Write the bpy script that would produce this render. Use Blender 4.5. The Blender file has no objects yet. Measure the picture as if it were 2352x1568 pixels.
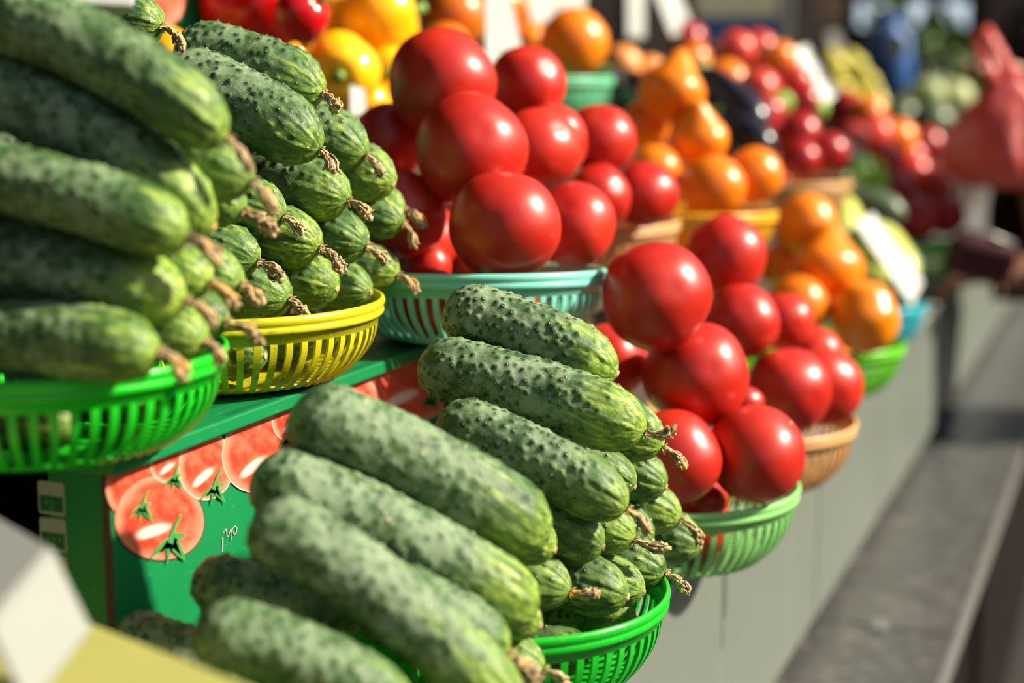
import bpy, math, random
import numpy as np
from mathutils import Vector, Matrix, Euler
SC = bpy.context.scene
COL = SC.collection
rng = np.random.default_rng(7)
random.seed(7)

# ------------------------------------------------------------------ objects
def tag(o, label=None, cat=None, group=None, kind=None):
    if label: o['label'] = label
    if cat: o['category'] = cat
    if group: o['group'] = group
    if kind: o['kind'] = kind
    return o
def empty(name, loc, label=None, cat=None, group=None):
    o = bpy.data.objects.new(name, None); o.location = loc; o.empty_display_size = .02
    COL.objects.link(o); return tag(o, label, cat, group)
def link(name, me, mat, parent=None, loc=None):
    o = bpy.data.objects.new(name, me); COL.objects.link(o)
    if mat is not None and len(me.materials) == 0: me.materials.append(mat)
    if parent is not None:
        o.parent = parent
        if loc is None: o.matrix_parent_inverse = Matrix.Translation(parent.location).inverted()
    if loc is not None: o.location = loc
    return o
def mesh(name, V, F, smooth=True, attrs=None):
    """V (n,3), F list of lists or (m,k) array."""
    me = bpy.data.meshes.new(name)
    V = np.asarray(V, np.float32)
    if isinstance(F, np.ndarray):
        m, k = F.shape
        me.vertices.add(len(V)); me.vertices.foreach_set('co', V.ravel())
        me.loops.add(m*k); me.loops.foreach_set('vertex_index', F.astype(np.int32).ravel())
        me.polygons.add(m); me.polygons.foreach_set('loop_start', np.arange(0, m*k, k, dtype=np.int32))
        me.update(calc_edges=True)
    else:
        me.from_pydata(V.tolist(), [], F)
    if smooth: me.polygons.foreach_set('use_smooth', np.ones(len(me.polygons), bool))
    if attrs:
        for an, (typ, data) in attrs.items():
            a = me.attributes.new(an, typ, 'POINT')
            a.data.foreach_set('vector' if typ == 'FLOAT_VECTOR' else 'value', np.asarray(data, np.float32).ravel())
    me.update()
    return me
def gridfaces(nv, nu, closed=True):
    i = np.arange(nv-1)[:, None]; j = np.arange(nu if closed else nu-1)[None]
    j2 = (j+1) % nu
    a = i*nu+j; b = i*nu+j2; c = (i+1)*nu+j2; d = (i+1)*nu+j
    return np.stack([a, b, c, d], -1).reshape(-1, 4)
class MB:
    def __init__(s): s.v = []; s.f = []
    def add(s, V, F):
        n = len(s.v); s.v += [tuple(map(float, p)) for p in V]; s.f += [[int(i)+n for i in f] for f in F]
    def box(s, a, b, M=None):
        V = [Vector((x, y, z)) for x in (a[0], b[0]) for y in (a[1], b[1]) for z in (a[2], b[2])]
        if M: V = [M @ p for p in V]
        s.add(V, [(0,1,3,2),(4,6,7,5),(0,4,5,1),(2,3,7,6),(0,2,6,4),(1,5,7,3)])
    def tube(s, P, R, n=8, flat=1.0):
        P = [Vector(p) for p in P]; m = len(P)
        if not hasattr(R, '__len__'): R = [R]*m
        t = (P[1]-P[0]).normalized(); u = t.orthogonal().normalized(); V = []; F = []
        for i in range(m):
            t = (P[min(i+1, m-1)]-P[max(i-1, 0)]).normalized()
            u = (u-t*u.dot(t)).normalized(); w = t.cross(u)
            for k in range(n):
                a = 2*math.pi*k/n; V.append(P[i]+(u*math.cos(a)+w*math.sin(a)*flat)*R[i])
        for i in range(m-1):
            for k in range(n): F.append((i*n+k, i*n+(k+1)%n, (i+1)*n+(k+1)%n, (i+1)*n+k))
        F.append(tuple(range(n))[::-1]); F.append(tuple((m-1)*n+k for k in range(n)))
        s.add(V, F)
    def lathe(s, prof, n=48, c=(0,0,0)):
        m = len(prof); V = []
        for (r, z) in prof:
            for k in range(n):
                a = 2*math.pi*k/n; V.append((c[0]+r*math.cos(a), c[1]+r*math.sin(a), c[2]+z))
        s.add(V, [(i*n+k, i*n+(k+1)%n, (i+1)*n+(k+1)%n, (i+1)*n+k) for i in range(m-1) for k in range(n)])
    def mesh(s, name, smooth=False): return mesh(name, np.array(s.v), s.f, smooth)
    def obj(s, name, mat, parent=None, smooth=False, bevel=0, loc=None):
        o = link(name, s.mesh(name, smooth), mat, parent, loc)
        if bevel:
            b = o.modifiers.new('b', 'BEVEL'); b.width = bevel; b.segments = 2; b.limit_method = 'ANGLE'
        return o

# ------------------------------------------------------------------ materials
class NT:
    def __init__(s, name):
        s.m = bpy.data.materials.new(name); s.m.use_nodes = True
        s.n = s.m.node_tree.nodes; s.l = s.m.node_tree.links; s.p = s.n['Principled BSDF']
    def new(s, t, **kw):
        x = s.n.new(t)
        for k, v in kw.items():
            if k in x.inputs: s.set(x, k, v)
            else: setattr(x, k, v)
        return x
    def set(s, x, k, v):
        if hasattr(v, 'is_output'): s.l.new(v, x.inputs[k])
        else: x.inputs[k].default_value = v
    def P(s, k, v): s.set(s.p, k, v)
    def attr(s, nm): return s.new('ShaderNodeAttribute', attribute_name=nm)
    def math(s, op, a, b=None, c=None, clamp=False):
        x = s.n.new('ShaderNodeMath'); x.operation = op; x.use_clamp = clamp
        for i, v in enumerate((a, b, c)):
            if v is not None: s.set(x, i, v)
        return x.outputs[0]
    def mix(s, f, a, b, mode='MIX'):
        x = s.n.new('ShaderNodeMix'); x.data_type = 'RGBA'; x.blend_type = mode
        s.set(x, 0, f)
        for k, v in ((6, a), (7, b)):
            if hasattr(v, 'is_output'): s.l.new(v, x.inputs[k])
            else: x.inputs[k].default_value = (*v, 1)
        return x.outputs[2]
    def noise(s, vec, scale, detail=3, rough=.55, dim='3D'):
        x = s.n.new('ShaderNodeTexNoise'); x.inputs['Scale'].default_value = scale
        x.inputs['Detail'].default_value = detail; x.inputs['Roughness'].default_value = rough
        if vec is not None: s.l.new(vec, x.inputs['Vector'])
        return x.outputs[0]
    def ramp(s, f, a, b):   # smooth 0..1 between a and b
        x = s.n.new('ShaderNodeMapRange'); x.interpolation_type = 'SMOOTHSTEP'
        s.set(x, 'Value', f); x.inputs['From Min'].default_value = a; x.inputs['From Max'].default_value = b
        return x.outputs[0]
    def vmul(s, v, k, add=None):
        x = s.n.new('ShaderNodeVectorMath'); x.operation = 'MULTIPLY_ADD' if add is not None else 'MULTIPLY'
        s.l.new(v, x.inputs[0]); x.inputs[1].default_value = k
        if add is not None: s.l.new(add, x.inputs[2])
        return x.outputs[0]
    def bump(s, h, strength=.3, dist=.001):
        x = s.n.new('ShaderNodeBump'); x.inputs['Strength'].default_value = strength; x.inputs['Distance'].default_value = dist
        s.l.new(h, x.inputs['Height']); s.l.new(x.outputs[0], s.p.inputs['Normal'])
    def obj_rand(s): return s.new('ShaderNodeObjectInfo').outputs['Random']
    def pos(s): return s.new('ShaderNodeNewGeometry').outputs['Position']
    def oco(s): return s.new('ShaderNodeTexCoord').outputs['Object']

def plain(name, col, rough=.5, spec=.5, var=.12, nscale=40, bump=0, metal=0, coat=0):
    t = NT(name)
    n = t.noise(t.oco(), nscale, 4)
    dark = tuple(c*(1-var) for c in col); lite = tuple(min(1, c*(1+var)) for c in col)
    t.P('Base Color', t.mix(n, dark, lite)); t.P('Roughness', rough); t.P('Specular IOR Level', spec); t.P('Metallic', metal)
    if coat: t.P('Coat Weight', coat); t.P('Coat Roughness', .12)
    if bump: t.bump(n, bump, .002)
    return t.m

def cucumber_skin():
    t = NT('cucumber_skin')
    al = t.attr('along').outputs['Fac']; loc = t.attr('skin').outputs['Vector']; wt = t.attr('wart').outputs['Fac']; ring = t.attr('ring').outputs['Fac']
    rnd = t.obj_rand(); oc = t.n.new('ShaderNodeSeparateColor'); t.l.new(t.new('ShaderNodeObjectInfo').outputs['Color'], oc.inputs[0])
    off = t.new('ShaderNodeCombineXYZ'); t.set(off, 0, t.math('MULTIPLY', rnd, 13.0)); t.set(off, 1, t.math('MULTIPLY', rnd, 7.0))
    L = t.vmul(loc, (1, 1, 1), off.outputs[0])
    st = t.vmul(loc, (.16, 1, 1), off.outputs[0])
    n1 = t.noise(L, 55, 5, .6); n2 = t.noise(L, 160, 4, .6); n3 = t.noise(L, 900, 2, .5)
    s1 = t.noise(st, 230, 3, .6); s2 = t.noise(st, 520, 2, .6)
    body = t.mix(t.ramp(n1, .36, .64), (.021, .072, .010), (.048, .132, .017))
    body = t.mix(t.math('MULTIPLY', t.ramp(n2, .44, .72), .6), body, (.075, .165, .030))
    # waxy bloom, thin near the blossom end and rubbed off the warts
    bl = t.math('ADD', .16, t.math('MULTIPLY', t.ramp(t.math('ADD', n1, t.math('MULTIPLY', n2, .7)), .68, .98), .84))
    bl = t.math('MULTIPLY', bl, t.math('ADD', .12, t.math('MULTIPLY', t.ramp(al, .95, .55), .88)))
    bl = t.math('MULTIPLY', bl, t.math('SUBTRACT', 1.0, t.math('MULTIPLY', ring, .95)))
    bl = t.math('MULTIPLY', bl, t.math('ADD', .58, t.math('MULTIPLY', rnd, .42)))
    bl = t.math('MULTIPLY', bl, t.math('ADD', .35, t.math('MULTIPLY', n3, 1.3)))
    body = t.mix(bl, body, (.225, .30, .18))
    # yellow-green end with streaks
    tm = t.math('ADD', al, t.math('MULTIPLY', t.math('SUBTRACT', s1, .5), .95))
    tm = t.math('ADD', tm, t.math('MULTIPLY', t.math('SUBTRACT', n1, .5), .35))
    tm = t.math('ADD', tm, t.math('MULTIPLY', t.math('SUBTRACT', rnd, .5), .18))
    tipf = t.math('MULTIPLY', t.ramp(tm, .70, 1.10), oc.outputs[0], clamp=True)
    tipc = t.mix(t.ramp(s2, .42, .6), (.14, .27, .016), (.38, .49, .065))
    body = t.mix(t.math('MULTIPLY', tipf, .85), body, tipc)
    stk = t.math('MULTIPLY', t.ramp(s1, .55, .68), t.ramp(al, .45, .8))
    body = t.mix(t.math('MULTIPLY', stk, .5), body, (.32, .42, .09))
    body = t.mix(t.math('MULTIPLY', t.ramp(ring, .10, .62), .88), body, (.010, .036, .009))
    body = t.mix(t.ramp(wt, .35, .75), body, (.62, .53, .27))
    dust = t.math('MULTIPLY', t.ramp(n3, .66, .74), .5)
    body = t.mix(dust, body, (.40, .38, .20))
    t.P('Base Color', body); t.P('Roughness', t.math('ADD', .47, t.math('MULTIPLY', bl, .30))); t.P('Specular IOR Level', .36)
    hh = t.math('ADD', t.math('ADD', t.math('MULTIPLY', n3, .45), t.math('MULTIPLY', n2, 1.6)), t.math('MULTIPLY', t.math('MULTIPLY', s2, 1.1), t.ramp(al, .6, .95)))
    t.bump(hh, .35, .0009)
    return t.m

def fruit_skin(name, a, b, rough=.24, blotch=None, sss=.0, var=.25):
    t = NT(name)
    rnd = t.obj_rand(); o = t.oco()
    off = t.new('ShaderNodeCombineXYZ'); t.set(off, 0, t.math('MULTIPLY', rnd, 9.0))
    L = t.vmul(o, (1, 1, 1), off.outputs[0])
    n = t.noise(L, 26, 3, .55)
    c = t.mix(t.ramp(t.math('ADD', n, t.math('MULTIPLY', t.math('SUBTRACT', rnd, .5), var)), .3, .75), a, b)
    if blotch: c = t.mix(t.math('MULTIPLY', t.ramp(t.noise(L, 15, 2), .62, .80), .55), c, blotch)
    t.P('Base Color', c); t.P('Roughness', rough); t.P('Specular IOR Level', .55)
    t.bump(t.noise(L, 500, 2), .05, .0006)
    if sss:
        t.P('Subsurface Weight', sss); t.P('Subsurface Radius', (.012, .004, .002)); t.P('Subsurface Scale', .5)
    return t.m

def plastic(name, col, rough=.3, grime=0.0, pale=None):
    t = NT(name); p = t.oco()
    n = t.noise(p, 34, 4, .6)
    c = t.mix(n, tuple(x*.88 for x in col), tuple(min(1, x*1.1) for x in col))
    sc = t.noise(t.vmul(p, (1, 1, .25)), 420, 3, .7)
    if pale: c = t.mix(t.math('MULTIPLY', t.ramp(sc, .55, .8), .35), c, pale)
    if grime:
        g = t.math('MULTIPLY', t.ramp(t.noise(p, 120, 5, .75), .56-.1*grime, .66), t.ramp(t.noise(p, 30, 2), .46-.08*grime, .60))
        c = t.mix(t.math('MULTIPLY', g, .8*min(1, grime)), c, (.09, .05, .015))
    t.P('Base Color', c); t.P('Roughness', rough); t.P('Specular IOR Level', .5)
    t.bump(sc, .08, .0005)
    return t.m

M = dict(
    cuke=cucumber_skin(),
    dry=None,
    red=fruit_skin('tomato_red', (.47, .015, .006), (.62, .034, .011), .36, (.55, .10, .02)),
    fred=fruit_skin('tomato_deep_red', (.36, .007, .005), (.48, .016, .010), .32),
    pink=fruit_skin('tomato_pink_red', (.62, .045, .025), (.70, .085, .04), .34),
    orange=fruit_skin('tomato_orange', (.78, .175, .002), (.88, .26, .003), .32),
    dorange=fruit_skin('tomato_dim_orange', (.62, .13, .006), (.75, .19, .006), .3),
    porange=fruit_skin('fruit_pale_orange', (.82, .28, .06), (.85, .36, .10), .4),
    yellow=fruit_skin('pepper_yellow', (.95, .42, .004), (1.0, .54, .008), .14),
    oyellow=fruit_skin('pepper_orange_yellow', (.92, .36, .004), (.95, .42, .006), .18),
    rpepper=fruit_skin('pepper_red', (.50, .004, .004), (.62, .008, .008), .13),
    egg=plain('eggplant_skin', (.012, .008, .014), .26, .9),
    squash=fruit_skin('squash_pale', (.55, .60, .10), (.66, .70, .22), .35),
    marrow=fruit_skin('marrow_green', (.05, .085, .04), (.10, .15, .075), .4),
    lemon=fruit_skin('pear_yellow_green', (.48, .42, .03), (.62, .54, .06), .35),
    cabbage=fruit_skin('cabbage_leaf', (.30, .36, .12), (.50, .52, .22), .5),
    stem=plain('pepper_stem', (.16, .30, .03), .5),
    leaf=plain('herb_leaf', (.06, .13, .015), .5, var=.5),
    lettuce=plain('lettuce_leaf', (.22, .42, .05), .45, var=.4),
    white=plain('white_card', (.36, .375, .35), .55, var=.03),
    tent=plain('sun_dimmed_white_card', (.25, .26, .23), .7, var=.03),  # same white card, colour lowered to offset the sun on it
    cream=plain('cream_card', (.36, .35, .30), .6, var=.04),
    ink=plain('marker_ink', (.012, .012, .02), .5),
    asphalt=plain('dark_paving', (.022, .019, .016), .8, nscale=9, bump=.3),
    dark=plain('backdrop_shade_dark', (.010, .008, .007), .95, .08),  # near-black holds background shade in its colour; also counter base, carton inside
    bright=plain('shade_lifted_white_card', (.62, .63, .59), .6, var=.03),  # same white card, colour raised to look sunlit where it falls in shade
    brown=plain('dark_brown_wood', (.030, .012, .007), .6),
    wood=plain('market_board', (.20, .13, .07), .7, var=.3),
    grime=plain('dried_grime', (.10, .06, .02), .9),
)
def dry():
    t = NT('withered_blossom'); p = t.pos()
    n = t.noise(p, 420, 4, .7); m = t.noise(p, 120, 2)
    c = t.mix(t.ramp(n, .32, .66), (.20, .12, .05), (.72, .54, .29))
    c = t.mix(t.math('MULTIPLY', t.ramp(m, .54, .68), .6), c, (.72, .36, .045))
    c = t.mix(t.math('MULTIPLY', t.ramp(m, .46, .34), .7), c, (.12, .08, .05))
    t.P('Base Color', c); t.P('Roughness', .85); t.P('Specular IOR Level', .2); t.bump(n, .6, .001)
    return t.m
M['dry'] = dry()
BASKET_COL = dict(
    green=plastic('plastic_bright_green', (.010, .50, .015), .3, .35),
    dgreen=plastic('plastic_green', (.008, .44, .018), .3, .25, (.25, .6, .2)),
    yellow=plastic('plastic_yellow', (.60, .54, .010), .32, .75),
    teal=plastic('plastic_teal', (.20, .66, .50), .38, .05, (.4, .75, .6)),
    tan=plastic('plastic_tan', (.62, .34, .13), .4, .1),
    amber=plastic('plastic_amber', (.75, .40, .006), .35, .1),
    pale=plastic('plastic_pale_green', (.24, .60, .17), .35, .05, (.5, .75, .35)),
    lime=plastic('plastic_lime', (.13, .58, .012), .35, .05),
    cyan=plastic('plastic_cyan', (.03, .45, .55), .35, .05),
    mint=plastic('plastic_mint', (.15, .56, .30), .4, .05),
)

# ------------------------------------------------------------------ cucumbers
def frame(axis):
    a = np.asarray(axis)/np.linalg.norm(axis)
    up = np.array([0, 0, 1.0]); u = up-a*(up@a); u /= np.linalg.norm(u)
    return a, u, np.cross(a, u)
def cucumber(tail, tip, R, mid, fl, q, ripe, group, label):
    tail = np.array(tail); tip = np.array(tip); mid = np.array(mid)
    L = np.linalg.norm(tip-tail); a, u, w = frame(tip-tail)
    nu, nv = (128, 210) if q == 'hi' else (64, 96)
    k = np.linspace(0, math.pi, nv); t = (1-np.cos(k))/2
    t = .55*t+.45*np.linspace(0, 1, nv); t[0] = 0; t[-1] = 1
    c0 = R/L*1.15; c1 = R/L*1.42                     # blunt stem end, more tapered blossom end
    pr = np.ones(nv)
    e = t < c0; pr[e] = (1-((c0-t[e])/c0)**2.3)**.5
    e = t > 1-c1; pr[e] = np.clip(1-((t[e]-1+c1)/c1)**2.2, 0, 1)**.54
    wob = rng.uniform(-1, 1, 3)
    pr *= 1+.03*wob[0]*np.sin(2*math.pi*t)+.02*wob[1]*np.sin(5*t+wob[2]*3)-.10*np.clip(t-.6, 0, 1)
    pr = np.maximum(pr, .004)
    ph = 2*math.pi*np.arange(nu)/nu
    T, PH = np.meshgrid(t, ph, indexing='ij')
    p0 = rng.uniform(0, 6.28)
    ends = np.clip((T-.62)/.36, 0, 1)**1.4
    ridg = 1+.016*np.cos(3*PH+p0)+ends*(.030*np.cos(10*PH+p0*2)+.020*np.cos(17*PH+p0*3)+.012*np.cos(26*PH+p0))
    rad = R*pr[:, None]*ridg
    # warts
    nw = int(rng.integers(230, 290)*(L/.11)*(R/.017)); H = np.zeros_like(rad); wt = np.zeros_like(rad); ring = np.zeros_like(rad)
    cand_t = rng.uniform(.02, .985, nw*5); cand_p = rng.uniform(0, 2*math.pi, nw*5); sel = []
    for ct, cp in zip(cand_t, cand_p):      # keep the warts apart from each other, sparser towards the blossom end
        md = rng.uniform(.0027, .0046)*(1+1.3*max(0, (ct-.68)/.32))
        if sel:
            q_ = np.array(sel); dx = (q_[:, 0]-ct)*L; dp = (q_[:, 1]-cp+math.pi) % (2*math.pi)-math.pi
            if (dx*dx+(dp*R)**2).min() < md*md: continue
        sel.append((ct, cp))
        if len(sel) >= nw: break
    nw = len(sel); tw = np.array([x[0] for x in sel]); pw = np.array([x[1] for x in sel])
    for i in range(nw):
        lo, hi = np.searchsorted(t, [tw[i]-.0055/L, tw[i]+.0055/L]); hi = max(hi, lo+1)
        if lo >= nv: continue
        dx = (T[lo:hi]-tw[i])*L
        dp = (PH[lo:hi]-pw[i]+math.pi) % (2*math.pi)-math.pi
        rr = max(R*np.interp(tw[i], t, pr), R*.3)
        dy = dp*rr; d2 = dx*dx*.8+dy*dy
        sg = rng.uniform(.0009, .0015); fade = 1-.6*np.clip((tw[i]-.7)/.3, 0, 1)
        rk = rng.uniform(.55, 1.0); hgt = rng.uniform(.0007, .0014)*fade
        g = np.exp(-d2/(2*sg*sg))
        H[lo:hi] += hgt*g+.00022*np.exp(-d2/(2*.0005**2))
        wt[lo:hi] = np.maximum(wt[lo:hi], np.exp(-d2/(2*.00036**2))*(1 if rng.uniform() < .75 else .2))
        ring[lo:hi] = np.maximum(ring[lo:hi], np.exp(-d2/(2*(sg*.78)**2))*fade*rk)
    H = np.minimum(H, .0019)
    # lumpy skin between the warts
    H += R*.010*(np.sin(T*L*420+3*np.cos(PH*2+p0))*np.cos(PH*5+p0))*(1-ends)
    rad = rad+H*np.minimum(1, pr[:, None]*2)
    ctr = tail[None]+(tip-tail)[None]*t[:, None]+mid[None]*(4*t*(1-t))[:, None]
    V = ctr[:, None, :]+rad[..., None]*(np.cos(PH)[..., None]*u+np.sin(PH)[..., None]*w)
    base = ctr.mean(0); V = (V-base).reshape(-1, 3)
    skin = np.stack([T*L, np.cos(PH)*R*pr[:, None], np.sin(PH)*R*pr[:, None]], -1).reshape(-1, 3)
    me = mesh('cucumber', V, gridfaces(nv, nu), True, dict(along=('FLOAT', T), wart=('FLOAT', wt), ring=('FLOAT', ring), skin=('FLOAT_VECTOR', skin)))
    o = link('cucumber', me, M['cuke'], loc=Vector(base))
    tag(o, label, 'cucumber', group); o.color = (ripe, 0, 0, 1)      # ripe: how yellow the blossom end is
    tl = Vector(tip-base); dr = Vector((tip-ctr[-6])/np.linalg.norm(tip-ctr[-6]))
    if fl == 'scar':
        mb = MB(); n = 14
        s1 = dr.orthogonal().normalized(); s2 = dr.cross(s1); V = []
        for j, (rr, zz) in enumerate(((.0027, -.0016), (.0021, .0000), (.0013, .0006), (.0004, .0003))):
            for i in range(n):
                aa = 2*math.pi*i/n; q_ = rr*rng.uniform(.7, 1.2)
                V.append(tl+s1*math.cos(aa)*q_+s2*math.sin(aa)*q_+dr*(zz+rng.uniform(-.0002, .0002)))
        mb.add(V, [(j*n+i, j*n+(i+1)%n, (j+1)*n+(i+1)%n, (j+1)*n+i) for j in range(3) for i in range(n)]+[tuple(3*n+i for i in range(n))])
        tag(mb.obj('blossom_scar', M['dry'], o, True, loc=(0, 0, 0)), 'tan corky blossom scar')
    else:
        blossom(o, tl, dr, fl)
    return o
def blossom(o, tl, dr, fl):
    mb = MB(); Ln = rng.uniform(.015, .023)
    side = Vector(rng.uniform(-1, 1, 3)); side = (side-dr*side.dot(dr)).normalized()
    pull = {'b': Vector((.15, 0, -1)), 'u': Vector((.25, .1, 1.15)), 's': Vector((.9, .55, .15))}[fl]
    core = []; p = tl-dr*.0012; dv = dr.copy(); n = 11
    for i in range(n):
        core.append(p.copy()); dv = (dv+pull*.17*(i/4)+side*rng.uniform(-.10, .16)).normalized(); p = p+dv*(Ln/(n-1))
    sz_ = rng.uniform(.62, 1.0); env = [sz_*e_ for e_ in (.0026, .0020, .0018, .0021, .0027, .0034, .0040, .0042, .0041, .0035, .0026)]
    mb.tube(core, [e*.62 for e in env], 9)
    for s in range(13):
        a0 = rng.uniform(0, 6.28); tw = rng.uniform(-1.6, 1.6); P = []; i0 = int(rng.integers(0, 4)); i1 = int(rng.integers(8, n))
        for i in range(i0, i1):
            t = (core[min(i+1, n-1)]-core[max(i-1, 0)]).normalized(); x = t.orthogonal().normalized(); y = t.cross(x)
            aa = a0+tw*i/n+rng.uniform(-.25, .25); rr = env[i]*rng.uniform(.65, 1.15)
            P.append(core[i]+x*math.cos(aa)*rr+y*math.sin(aa)*rr)
        q = Vector(rng.uniform(-1, 1, 3))*.0022
        P += [P[-1]+q*.5, P[-1]+q+Vector((0, 0, -.0006))]
        mb.tube(P, list(np.linspace(.0006, .0010, len(P)-1)*rng.uniform(.7, 1.2))+[.0003], 5, .45)
    # small collar where the flower joins the fruit
    x = dr.orthogonal().normalized(); y = dr.cross(x)
    for s in range(9):
        a = s*.7+rng.uniform(-.2, .2); d_ = x*math.cos(a)+y*math.sin(a)
        mb.tube([tl-dr*.001, tl+dr*.0008+d_*.0022, tl+dr*rng.uniform(.0005, .003)+d_*.0036], [.0005, .0005, .0002], 4)
    tag(mb.obj('dried_blossom', M['dry'], o, True, loc=(0, 0, 0)), 'withered straw-brown dried blossom')

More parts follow.
